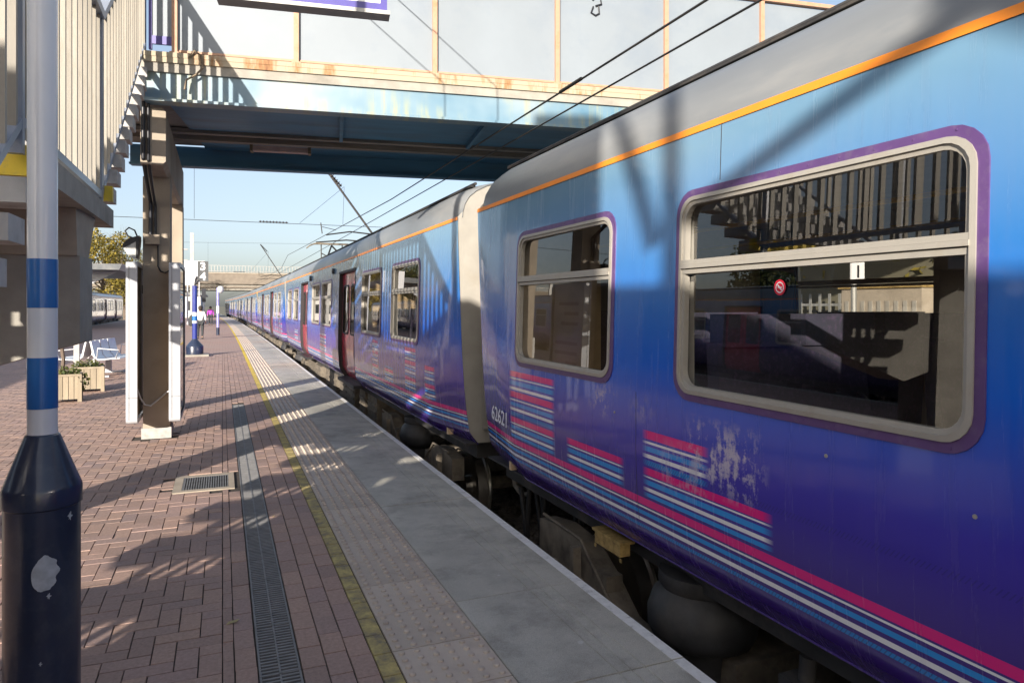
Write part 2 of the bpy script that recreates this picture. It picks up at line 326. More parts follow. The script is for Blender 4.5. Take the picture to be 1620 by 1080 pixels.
# livery: printed stripes and colour fade of the coach sides, in the coach's own coordinates (y along, z up)
MAG, WHT, BLU, HAT = (.74,.005,.22), (.84,.84,.86), (.02,.28,.74), (.015,.21,.62)
LOW = [(.418,.438,HAT),(.455,.475,WHT),(.493,.515,BLU),(.531,.540,WHT),(.548,.588,MAG)]
HIGH = [(.602,.622,BLU),(.632,.650,WHT),(.664,.690,BLU),(.702,.711,WHT),(.716,.755,MAG),(.770,.795,HAT),(.808,.828,WHT),(.842,.868,BLU),(.882,.893,WHT),(.905,.95,MAG),
        (.965,.985,WHT),(1.0,1.03,BLU),(1.045,1.055,WHT),(1.062,1.105,MAG)]
def livery(name, patches, scuffs, top=((.14,.275,.41),(.03,.17,.48),(.004,.12,.64),(.045,.036,.42),(.055,.022,.22)), stripes=True, scuff_amt=1, fade=None):
    m, nt, N, L, b = nodes(name)
    tc = N.new('ShaderNodeTexCoord'); sp = N.new('ShaderNodeSeparateXYZ'); L.new(tc.outputs['Object'], sp.inputs[0])
    y, z = sp.outputs[1], sp.outputs[2]
    wob = math_(nt, 'MULTIPLY', math_(nt, 'SUBTRACT', noise(nt, .6, 2, tc.outputs['Object']), .5), .35)
    zn = math_(nt, 'DIVIDE', math_(nt, 'ADD', z, wob), 2.5)
    g = ramp(nt, zn, [(.22, top[4]), (.36, top[3]), (.52, top[2]), (.72, top[1]), (.95, top[0])])
    base = g.outputs[0]
    def band(lo, hi, v, soft=.01):   # soft box
        a = math_(nt, 'MULTIPLY', math_(nt, 'SUBTRACT', v, lo-soft), 1/(2*soft), True)
        c = math_(nt, 'MULTIPLY', math_(nt, 'SUBTRACT', hi+soft, v), 1/(2*soft), True)
        return math_(nt, 'MULTIPLY', a, c)
    if stripes:
        for lst, lo, hi in ((LOW, .40, .595), (HIGH, .595, 1.11)):
            st = [(0, (0,0,0,0))]
            for a, c_, col in lst:
                st.append(((a-lo)/(hi-lo), tuple(col)+(1,))); st.append(((c_-lo)/(hi-lo), (0,0,0,0)))
            f = math_(nt, 'DIVIDE', math_(nt, 'SUBTRACT', z, lo), hi-lo)
            r = ramp(nt, f, st, 'CONSTANT')
            mk = r.outputs[1]
            if lst is HIGH:
                tot = None
                for (y0, y1, zt) in patches:
                    k = math_(nt, 'MULTIPLY', band(y0, y1, y, .03), math_(nt, 'LESS_THAN', z, zt))
                    tot = k if tot is None else math_(nt, 'MAXIMUM', tot, k)
                mk = math_(nt, 'MULTIPLY', mk, tot if tot is not None else 0)
            else:
                mk = math_(nt, 'MULTIPLY', mk, math_(nt, 'GREATER_THAN', z, lo))
            # the hatched stripes are printed as fine slanted ticks
            base = mixc(nt, mk, base, r.outputs[0])
        tick = math_(nt, 'GREATER_THAN', math_(nt, 'FRACT', math_(nt, 'MULTIPLY', math_(nt, 'ADD', y, math_(nt, 'MULTIPLY', z, .8)), 55)), .72)
        hk = math_(nt, 'MAXIMUM', band(.418,.438,z,.0005), math_(nt, 'MULTIPLY', band(.77,.795,z,.0005), 0.9))
        base = mixc(nt, math_(nt, 'MULTIPLY', math_(nt, 'MULTIPLY', tick, hk), .5), base, (.02,.02,.12))
        # ghost hatching on the lower skirt
        zz = math_(nt, 'FRACT', math_(nt, 'MULTIPLY', math_(nt, 'ADD', y, math_(nt, 'MULTIPLY', z, 1.2)), 30))
        gk = math_(nt, 'MULTIPLY', math_(nt, 'GREATER_THAN', zz, .6), band(.27, .385, z, .01))
        base = mixc(nt, math_(nt, 'MULTIPLY', gk, .22), base, (.05,.03,.22))
    # grime, dusty film and scuffs
    v2 = coords(nt, (1, 7, .5)); n2 = noise(nt, 3.0, 9, v2, .7)
    dust = ramp(nt, n2, [(.5, (0,0,0)), (.85, (.16,.16,.16))]).outputs[0]
    base = mixc(nt, dust, base, fade or (.16,.14,.19))
    tot = None
    for (y0, y1, z0, z1, amt) in scuffs:
        k = math_(nt, 'MULTIPLY', math_(nt, 'MULTIPLY', band(y0, y1, y, .07), band(z0, z1, z, .05)), amt)
        tot = k if tot is None else math_(nt, 'MAXIMUM', tot, k)
    if tot is not None:
        v3 = coords(nt, (1, 26, 9)); n3 = noise(nt, 1.0, 10, v3, .72)
        v4 = coords(nt, (1, 5, 7)); n4 = noise(nt, 1.6, 8, v4, .7)
        s_ = ramp(nt, math_(nt, 'MULTIPLY', math_(nt, 'ADD', n3, n4), .5), [(.485, (0,0,0)), (.55, (1,1,1))]).outputs[0]
        base = mixc(nt, math_(nt, 'MULTIPLY', s_, tot), base, (.50,.46,.58))
    v5 = coords(nt, (1,1,1)); n5 = noise(nt, 24, 2, v5); spk = ramp(nt, n5, [(.80, (0,0,0)), (.815, (1,1,1))]).outputs[0]
    base = mixc(nt, math_(nt, 'MULTIPLY', spk, .7), base, (.6,.6,.66))
    L.new(base, b.inputs['Base Color'])
    rr = ramp(nt, n2, [(.35, (.13,)*3), (.75, (.38,)*3)]).outputs[0]; L.new(rr, b.inputs['Roughness'])
    b.inputs['Coat Weight'].default_value = .5; b.inputs['Coat Roughness'].default_value = .06; b.inputs['Specular IOR Level'].default_value = .5
    vb = coords(nt, (1, 1, .22)); bn = bump(nt, b, noise(nt, 1.7, 3, vb), .35, .02); L.new(bn.outputs[0], b.inputs['Coat Normal'])
    return m

# ------------------------------------------------------------------ terrain, track beds, platform
g = MB(); g.box(-900, 900, -300, 3000, -2, -1.35)
obj('ground', g, M['ground'], kind='structure')
def strip(x0, x1, y0, y1, z0, z1, step=6, fn=bend):
    mb = MB(); ys = [y0]
    while ys[-1] < y1-1e-6: ys.append(min(y1, ys[-1]+(step if ys[-1] >= 24 else max(step, 24-ys[-1] if ys[-1] < 24 else step))))
    for a, c_ in zip(ys, ys[1:]):
        A, B = fn(a), fn(c_)
        mb.hull8([(x0+A,a,z0),(x1+A,a,z0),(x1+B,c_,z0),(x0+B,c_,z0),(x0+A,a,z1),(x1+A,a,z1),(x1+B,c_,z1),(x0+B,c_,z1)])
    return mb
def ballast(name, x0, x1, y0, y1, z, step=.16):
    nx = int((x1-x0)/step); ny = int((y1-y0)/step); v = []; f = []
    for j in range(ny+1):
        for i in range(nx+1):
            v.append((x0+i*step+random.uniform(-.05,.05), y0+j*step+random.uniform(-.05,.05), z+random.uniform(-.035,.035)))
    for j in range(ny):
        for i in range(nx): a = j*(nx+1)+i; f.append((a, a+1, a+nx+2, a+nx+1))
    me = bpy.data.meshes.new(name); me.from_pydata(v, [], f); me.materials.append(M['ballast']); return put(name, me)
b_ = ballast('track_ballast', 1.75, 5.4, -2, 14, -1.10, .07); b_['kind'] = 'structure'
obj('track_bed', strip(1.6, 14, -20, 190, -1.36, -1.14), M['ballast'], kind='structure')
obj('track_bed', strip(-22, -9.6, -30, 190, -1.36, -1.14), M['ballast'], kind='structure')
CX = 3.44
def rails(cx, y0, y1):
    for s_ in (-1, 1):
        mb = MB(); x = cx+s_*.7525
        for a, c_, z0, z1 in ((-.07,.07,-1.07,-1.055),(-.01,.01,-1.056,-.95),(-.035,.035,-.951,-.915)):
            q = strip(x+a, x+c_, y0, y1, z0, z1); o_ = len(mb.v); mb.v += q.v; mb.f += [tuple(i+o_ for i in t) for t in q.f]; mb.m += q.m
        r_ = obj('rail', mb, M['rail']); r_['kind'] = 'structure'
rails(CX, -20, 180); rails(-11.3, -30, 180)
TOPZ = -.008
plat = thing('station_platform', 'red brown block paved island platform with buff tactile strip and grey edge slabs beside the train', 'platform')
plat['kind'] = 'structure'
obj('platform_base', strip(-9.6, 1.9, -14, 190, -1.3, TOPZ), M['joint'], plat)
w_ = MB(); w_.box(1.9, 1.915, -14, 26, -1.3, -.1); obj('platform_wall', w_, M['concrete'], plat)
# coping slabs: one grooved slab per piece, its white nosing line a strip on top
SX0, SX1 = 1.165, 1.95
def slab_mesh(L_):
    prof = [(SX0+.003, -.07), (SX0+.003, -.003), (SX0+.006, 0)]
    for gx in (1.60, 1.665, 1.735): prof += [(gx-.004, 0), (gx-.002, -.005), (gx+.002, -.005), (gx+.004, 0)]
    prof += [(SX1-.012, 0), (SX1, -.012), (SX1, -.085)]
    mb = MB(); mb.prism(prof, .003, L_-.003); return mb.mesh('edge_slab', M['slab'])
smesh = slab_mesh(.967)
wl_ = MB(); wl_.prism([(1.88, .0005), (1.88, .003), (1.938, .003), (1.952, -.011), (1.952, -.03), (1.9505,-.03), (1.9505, -.0115), (1.938, .0005)], .003, .964); wmesh = wl_.mesh('white_edge_line', M['white_line'])
y = -.26+.967*-1
k = 0
while y < 62:
    o = put('edge_slab', smesh, plat, (bend(y+.48), y, random.uniform(-.0015,.0015)), (0,0,random.uniform(-.0012,.0012)-2*max(0,y-25)/6400))
    put('white_edge_line', wmesh, o); y += .967
ys = y
obj('edge_slab_run', strip(SX0, SX1, ys, 188, -.07, 0), M['slab'], plat, kind='stuff')
obj('white_edge_line', strip(1.88, 1.953, ys, 188, -.03, .004), M['white_line'], plat)
# tactile tiles with blisters
TX0, TX1 = .725, 1.165
def tile_mesh():
    mb = MB(); mb.frustum(.002, TX1-TX0-.002, .002, .398, -.02, 0, .002)
    for i in range(6):
        for j in range(6):
            cx_, cy_ = .037+i*.0732, .034+j*.0664; b = len(mb.v)
            for r_, z_ in ((.0165, 0), (.014, .008), (.007, .0105)):
                for q in range(8): mb.v.append((cx_+r_*cos(q*pi/4), cy_+r_*sin(q*pi/4), z_))
            for l in range(2):
                for q in range(8): mb.f.append((b+l*8+q, b+l*8+(q+1)%8, b+(l+1)*8+(q+1)%8, b+(l+1)*8+q)); mb.m.append(0)
            mb.f.append(tuple(b+16+q for q in range(8))); mb.m.append(0)
    return mb.mesh('tactile_tile', M['tactile'], 50)
tmesh = tile_mesh(); y = 0.0
while y < 62:
    put('tactile_tile', tmesh, plat, (TX0+bend(y+.2), y, random.uniform(-.001,.001)), (0,0,-2*max(0,y-25)/6400)); y += .4
obj('tactile_strip', strip(TX0, TX1, y, 188, -.02, 0), M['tactile'], plat, kind='stuff')
# yellow line blocks
YX0, YX1 = .637, .725
yb = MB(); yb.frustum(.001, YX1-YX0-.001, .002, .198, -.012, .001, .003); ymesh = yb.mesh('yellow_line_block', M['yline']); y = .2
while y < 50:
    put('yellow_line_block', ymesh, plat, (YX0+bend(y+.1), y, random.uniform(-.0015,.001)), (0,0,-2*max(0,y-25)/6400)); y += .2
obj('yellow_line', strip(YX0, YX1, y, 188, -.012, .001), M['yline'], plat)
# drain channel
DX0, DX1 = .148, .32
def grate():
    mb = MB(); L_ = .5; w = DX1-DX0
    mb.box(0, .009, 0, L_-.003, -.02, .001); mb.box(w-.009, w, 0, L_-.003, -.02, .001)
    n = 17
    for i in range(n):
        y0 = .004+i*(L_-.008)/n; mb.box(.009, w/2-.004, y0, y0+.0135, -.012, -.001); mb.box(w/2+.004, w-.009, y0+.008, y0+.0215, -.012, -.001)
    mb.box(w/2-.004, w/2+.004, 0, L_-.003, -.014, 0); mb.box(.009, w-.009, 0, .006, -.014, 0)
    return mb.mesh('drain_grate', M['galv'])
gm = grate(); y = .7
while y < 11.9:
    put('drain_grate', gm, plat, (DX0, y, 0)); y += .5
DEND = y
# access cover
AC = (-.40, .10, 6.62, 7.25)
cv = MB(); x0, x1, y0, y1 = AC
for q in ((x0,x1,y0,y0+.07),(x0,x1,y1-.07,y1),(x0,x0+.07,y0+.07,y1-.07),(x1-.05,x1,y0+.07,y1-.07)): cv.box(*q, -.01, .003)
cov = obj('access_cover', cv, M['concrete_warm'], plat)
gr = MB(); gr.box(x0+.075, x1-.055, y0+.075, y1-.075, -.02, -.008)
gx = x0+.08
while gx < x1-.065:
    gr.box(gx, gx+.011, y0+.08, y1-.08, -.008, .001); gx += .02
gr.box(x0+.072, x0+.08, y0+.072, y1-.072, -.01, .002); gr.box(x1-.06, x1-.052, y0+.072, y1-.072, -.01, .002); gr.box(x0+.08, x1-.06, y0+.072, y0+.08, -.01, .002); gr.box(x0+.08, x1-.06, y1-.08, y1-.072, -.01, .002)
obj('grating', gr, M['galv'], cov)
cv = MB(); cv.box(-3.25, -2.55, 9.55, 10.2, -.01, .002); c2 = obj('access_cover', cv, M['concrete_warm'], plat)
obj('cover_plate', box(-3.18, -2.62, 9.62, 10.13, -.005, .005), M['galv'], c2)
# block pavers
AV = [AC, (-3.25, -2.55, 9.55, 10.2), (-.95,-.53,9.38,9.8)]
pav = []                                  # (x0, x1, y0, y1)
def addp(x0, x1, y0, y1, edge):
    if x0 < edge: pass
    x1 = min(x1, edge)
    if x1-x0 < .02: return
    cx_, cy_ = (x0+x1)/2, (y0+y1)/2
    for a in AV:
        if a[0]-.02 < cx_ < a[1]+.02 and a[2]-.02 < cy_ < a[3]+.02: return
    pav.append((x0, x1, y0, y1))
HX = 0.0                                   # herringbone ends here; cut course + straight course to the drain
def herring2(xmin, xmax, ymin, ymax):      # 90 degree herringbone
    u = .1
    for j in range(0, int(round((ymax-ymin)/u))):
        for i in range(-1, int((xmax-xmin)/u)+1):
            k = (i-j) % 4; X = xmax-(i+1)*u; Y = ymin+j*u
            if k == 0: addp(X-u, X+u, Y, Y+u, xmax)
            elif k == 3: addp(X, X+u, Y, Y+2*u, xmax)
herring2(-9.4, HX, .4, 26)
y = .4
while y < 26:
    addp(HX+.0, HX+.05, y, y+.2, 9); addp(HX+.05, HX+.143, y+.1, y+.3, 9)
    addp(.325, .43, y, y+.2, 9); addp(.43, .534, y+.1, y+.3, 9); addp(.534, .637, y+.03, y+.23, 9)
    if y > DEND: addp(.145, .235, y, y+.2, 9); addp(.235, .325, y+.1, y+.3, 9)
    y += .2
def vis(p):
    cx_, cy_ = (p[0]+p[1])/2, (p[2]+p[3])/2
    d = cx_*.3829+cy_*.9238
    if d < 1.2: return -1
    px = 352+1196*cx_/d; py = 484+1105*1.6/d
    if px < -30 or py > 1110: return -1
    if px < 118 and 110 < 1: return -1
    return 1/d
def pz(): return random.uniform(-.002, .0015)
order = sorted(pav, key=lambda p: -vis(p))
meshes = {}
for p in order[:300]:
    w, h = round(p[1]-p[0], 3), round(p[3]-p[2], 3)
    if (w, h) not in meshes:
        q = MB(); q.frustum(.0018, w-.0018, .0018, h-.0018, -.012, 0, .0015); meshes[(w, h)] = q.mesh('brick', M['paver'])
    put('brick', meshes[(w, h)], plat, (p[0], p[2], pz()), (random.uniform(-.008,.008), random.uniform(-.008,.008), random.uniform(-.01,.01)))
q = MB()
for p in order[300:]:
    if -3 > p[0] and vis(p) < 0 and p[3] < 1: continue
    z = pz(); q.frustum(p[0]+.002, p[1]-.002, p[2]+.002, p[3]-.002, -.012, z, .0015)
obj('brick_paving', q, M['paver'], plat, kind='stuff', fix=False)
obj('far_paving', strip(-9.4, .637, 26, 188, TOPZ, 0), M['paver_far'], plat, kind='structure')
obj('near_paving', box(-9.4, .637, -13.9, .398, TOPZ, 0), M['paver_far'], plat, kind='structure')
obj('west_edge_strip', strip(-9.72, -9.4, -13.9, 188, -.1, .001), M['slab'], plat)
# fallen leaves
lf = MB(); lf.v = [(-.035,0,.002),(-.012,.014,.007),(.018,.012,.004),(.04,0,.006),(.016,-.012,.003),(-.014,-.013,.006)]; lf.f = [(0,1,5),(1,2,4,5),(2,3,4)]; lf.m = [0,0,0]
lm = lf.mesh('fallen_leaf', leafmat('fallen leaf', [(.5,.42,.2), (.55,.46,.22)]))
import itertools
for (X, Y, rz, lab, sc) in ((.047,3.80,.5,'dry yellow leaf lying on the pavers left of the drain grating', 1), (.36,5.6,1.2,'small curled leaf right of the drain beside the yellow line', .5), (-.9,5.2,2.2,'small dry leaf on the pavers between post and access cover', .5)):
    o = put('fallen_leaf', lm, None, (X, Y, .003), (0,0,rz)); o.scale = (sc,)*3; tag(o, lab, 'leaf')

# ------------------------------------------------------------------ coach builder
ZB = .915
PROF = [(.27,1.27),(.33,1.32),(.38,1.352),(.45,1.368),(.60,1.383),(.8,1.39),(1.15,1.39),(1.6,1.379),(2.15,1.362),(2.425,1.352),(2.455,1.350)]
ROOF = [(2.455,1.350),(2.52,1.345),(2.60,1.325),(2.68,1.28),(2.75,1.20),(2.81,1.09),(2.86,.9),(2.90,.6),(2.93,.3),(2.94,0)]
def hw(z):
    for (a, ha), (c_, hc) in zip(PROF, PROF[1:]):
        if z <= c_: return ha+(hc-ha)*max(0, (z-a))/(c_-a)
    return PROF[-1][1]
LEN = 19.8
def xs(z, y):                                      # half width with the ends tucked in at the bottom
    w = min(1, max(0, (2.40-z)/1.9)); s_ = min(y, LEN-y); Lz = .9*w
    return hw(z)-(.125*w*max(0, 1-s_/Lz) if Lz > .01 else 0)
def rrect(y0, y1, z0, z1, r, n=5):
    pts = []
    for cy_, cz_, a0 in ((y1-r, z1-r, 0), (y0+r, z1-r, 90), (y0+r, z0+r, 180), (y1-r, z0+r, 270)):
        for k in range(n+1):
            a = R(a0+90*k/n); pts.append((cy_+r*cos(a), cz_+r*sin(a)))
    return pts
def ring(mb, o_, i_, x_o, x_i, side, mi=0, depth_o=.012, depth_i=.03, y=0):
    n = len(o_); S_ = side
    def P(p, off): return (S_*(hw(p[1])+off), p[0], p[1])
    for k in range(n):
        j = (k+1) % n
        mb.face([P(o_[k], x_o), P(o_[j], x_o), P(i_[j], x_i), P(i_[k], x_i)], mi)
        mb.face([P(o_[k], x_o), P(o_[j], x_o), P(o_[j], x_o-depth_o), P(o_[k], x_o-depth_o)], mi)
        mb.face([P(i_[k], x_i), P(i_[j], x_i), P(i_[j], x_i-depth_i), P(i_[k], x_i-depth_i)], mi)
def window(car, y0, y1, side, detail, opened=False):
    z0, z1 = 1.15, 2.155; r = .12; mT = 1.80
    if detail:
        mb = MB(); ring(mb, rrect(y0,y1,z0,z1,r), rrect(y0+.035,y1-.035,z0+.035,z1-.035,r*.8), .006, .006, side)
        for k in range(10):                        # rivet heads round the surround
            yy = y0+.1+(y1-y0-.2)*k/9
            for zz in (z0+.017, z1-.017):
                mb.box(side*(hw(zz)+.004), side*(hw(zz)+.008), yy-.003, yy+.003, zz-.003, zz+.003)
        w = obj('window', mb, M['purple'], car, 40, (0,0,ZB))
        mb = MB(); ring(mb, rrect(y0+.033,y1-.033,z0+.033,z1-.033,r*.8), rrect(y0+.052,y1-.052,z0+.052,z1-.052,r*.72), .012, .014, side, depth_i=.018)
        ring(mb, rrect(y0+.052,y1-.052,z0+.052,z1-.052,r*.72), rrect(y0+.07,y1-.07,z0+.07,z1-.07,r*.62), .004, .002, side, depth_i=.03)
        obj('window_frame', mb, M['alu'], w, 40)
        tb = MB(); yy0, yy1 = y0+.05, y1-.05
        for a, c_, p in ((mT-.045, mT-.025, .006), (mT-.02, mT-.002, .018), (mT-.001, mT+.02, .012)):
            X = hw(mT)
            tb.box(min(side*(X-.03), side*(X+p)), max(side*(X-.03), side*(X+p)), yy0, yy1, a, c_)
        obj('transom', tb, M['alu'], w)
        up = rrect(y0+.06,y1-.06,mT-.01,z1-.06,.07); lo = rrect(y0+.06,y1-.06,z0+.06,mT-.03,.07)
        for pts in (up, lo):
            mb = MB(); mb.face([(side*(hw(q[1])-.018-(q[0]-(y0+y1)/2)*.02), q[0], q[1]) for q in pts[::side]]); obj('pane', mb, M['glass'], w, fix=False)
    else:
        mb = MB(); ring(mb, rrect(y0,y1,z0,z1,r,3), rrect(y0+.07,y1-.07,z0+.07,z1-.07,r*.6,3), .008, .008, side, 0)
        mb.face([(side*(hw(q[1])-.012), q[0], q[1]) for q in rrect(y0+.06,y1-.06,z0+.06,z1-.06,.07,3)], 1)
        X = hw(mT); mb.box(min(side*(X-.02), side*(X+.012)), max(side*(X-.02), side*(X+.012)), y0+.05, y1-.05, mT-.03, mT+.02, 0)
        obj('window', mb, [M['alu'], M['darkglass']], car, None, (0,0,ZB))
def doorpair(car, y0, y1, side, dmat, detail):
    zb, zt = .26, 2.22; mid = (y0+y1)/2
    for a, c_ in ((y0+.03, mid-.006), (mid+.006, y1-.03)):
        mb = MB(); zs = [zb, .45, .9, 1.12, 1.95, zt]; yw = (a+.14, c_-.14)
        def P(y_, z_): return (side*(hw(z_)-.065), y_, z_)
        for z_a, z_b in zip(zs, zs[1:]):
            for ya, yb_ in ((a, yw[0]), (yw[0], yw[1]), (yw[1], c_)):
                if z_a == 1.12 and ya == yw[0]: continue
                mb.face([P(ya, z_a), P(yb_, z_a), P(yb_, z_b), P(ya, z_b)])
        d = obj('door', mb, dmat, car, 40, (0,0,ZB))
        pm = MB(); pm.face([(side*(hw(q[1])-.062), q[0], q[1]) for q in rrect(yw[0]-.01, yw[1]+.01, 1.10, 1.97, .07, 3)[::side]]); obj('pane', pm, M['glass'] if detail else M['darkglass'], d, fix=False)
        if detail:
            rb = MB(); ring(rb, rrect(yw[0]-.03, yw[1]+.03, 1.08, 1.99, .09, 3), rrect(yw[0], yw[1], 1.11, 1.96, .06, 3), -.055, -.055, side); obj('window_seal', rb, M['black'], d)
    fr = MB(); X = hw(1.2)
    for a, c_ in ((y0-.005, y0+.03), (y1-.03, y1+.005)):
        for z_a, z_b in ((.26,.45),(.45,.8),(.8,1.5),(1.5,2.22)):
            fr.hull8([(side*(hw(z_a)-.1),a,z_a),(side*(hw(z_a)+.006),a,z_a),(side*(hw(z_a)+.006),c_,z_a),(side*(hw(z_a)-.1),c_,z_a),(side*(hw(z_b)-.1),a,z_b),(side*(hw(z_b)+.006),a,z_b),(side*(hw(z_b)+.006),c_,z_b),(side*(hw(z_b)-.1),c_,z_b)])
    fr.box(min(side*(hw(2.2)-.1), side*(hw(2.2)+.01)), max(side*(hw(2.2)-.1), side*(hw(2.2)+.01)), y0-.02, y1+.02, 2.21, 2.25)
    fr.box(min(side*(1.16), side*(1.40)), max(side*1.16, side*1.40), y0, y1, .20, .255)
    obj('door_frame', fr, M['black'], car, None, (0,0,ZB))
def car_shell(openings, name='body_side'):
    """both sides with real openings"""
    ysb = {0, .1, .25, .45, .65, .9, LEN-.1, LEN-.25, LEN-.45, LEN-.65, LEN-.9, LEN}
    for (a, c_, z0, z1) in openings: ysb |= {round(a, 4), round(c_, 4)}
    yy = 1.5
    while yy < LEN-1: ysb.add(round(yy, 3)); yy += 1.3
    zsb = {z for z, _ in PROF}
    for o_ in openings: zsb |= {o_[2], o_[3]}
    ysb = sorted(ysb); zsb = sorted(zsb); mb = MB()
    for side in (-1, 1):
        for y0, y1 in zip(ysb, ysb[1:]):
            for z0, z1 in zip(zsb, zsb[1:]):
                cy_, cz_ = (y0+y1)/2, (z0+z1)/2
                if any(o_[0] < cy_ < o_[1] and o_[2] < cz_ < o_[3] for o_ in openings): continue
                mb.face([(side*xs(z0,y0),y0,z0),(side*xs(z0,y1),y1,z0),(side*xs(z1,y1),y1,z1),(side*xs(z1,y0),y0,z1)])
    return mb
def bogie_parts(car, yc, detail):
    mb = MB()
    for s_ in (-1, 1):                              # swan-neck side frame
        X0, X1 = s_*1.0, s_*1.14; lo, hi = min(X0, X1), max(X0, X1)
        seg = [(-1.8,-.06,-.30),(-1.45,-.01,-.34),(-1.1,-.04,-.42),(-.85,-.18,-.55),(-.6,-.36,-.66),(0,-.42,-.70),(.6,-.36,-.66),(.85,-.18,-.55),(1.1,-.04,-.42),(1.45,-.01,-.34),(1.8,-.06,-.30)]
        for (ya, ta, ba), (yb_, tb_, bb) in zip(seg, seg[1:]):
            mb.hull8([(lo,yc+ya,ba),(hi,yc+ya,ba),(hi,yc+yb_,bb),(lo,yc+yb_,bb),(lo,yc+ya,ta),(hi,yc+ya,ta),(hi,yc+yb_,tb_),(lo,yc+yb_,tb_)])
        for ax in (-1.3, 1.3):                      # axle boxes and brake gear
            mb.box(s_*1.14-.09, s_*1.14+.09, yc+ax-.17, yc+ax+.17, -.66, -.30)
            mb.box(s_*1.1-.05, s_*1.1+.07, yc+ax+(.35 if ax < 0 else -.55), yc+ax+(.55 if ax < 0 else -.35), -.7, -.15)
            mb.box(s_*1.2-.03, s_*1.2+.03, yc+ax-.24, yc+ax-.19, -.75, -.05)
    mb.box(-1.0, 1.0, yc-.3, yc+.3, -.62, -.25)
    if detail:
        for s_ in (-1, 1):
            for q in (-1.5,-1.1,-.6,.6,1.1,1.5): mb.lathe([(.025,s_*1.14),(.03,s_*1.15),(.02,s_*1.18)], 6, (yc+q, -.3-.25*(abs(q) < .8)), axis='x')
            mb.tube([(s_*1.15,yc-1.7,.0),(s_*1.15,yc-1.1,-.01),(s_*1.15,yc-.7,-.3)], .012, 6); mb.tube([(s_*1.15,yc+1.7,.0),(s_*1.15,yc+1.1,-.01),(s_*1.15,yc+.7,-.3)], .012, 6)
    bg_ = obj('bogie', mb, M['dust'], car, None, (0,0,ZB))
    for ax in (-1.3, 1.3):
        for s_ in (-1, 1):
            wb = MB(); wb.lathe([(.08,s_*.60),(.36,s_*.62),(.40,s_*.66),(.455,s_*.665),(.46,s_*.69),(.43,s_*.70),(.42,s_*.80),(.36,s_*.805),(.33,s_*.77),(.12,s_*.77),(.11,s_*.84),(.05,s_*.85)], 32, (yc+ax, -.495), axis='x')
            obj('wheel', wb, M['wheel'], bg_, 35)
        obj('axle', MB().tube([(-.7,yc+ax,-.495),(.7,yc+ax,-.495)], .08, 10), M['dust'], bg_)
    for s_ in (-1, 1):
        ab = MB(); ab.lathe([(.10,.16),(.235,.14),(.24,.08),(.225,.055),(.27,.01),(.30,-.08),(.298,-.16),(.27,-.22),(.2,-.25),(.18,-.42)], 28, (s_*.98, yc))
        obj('air_spring', ab, M['bag'], bg_, 50)
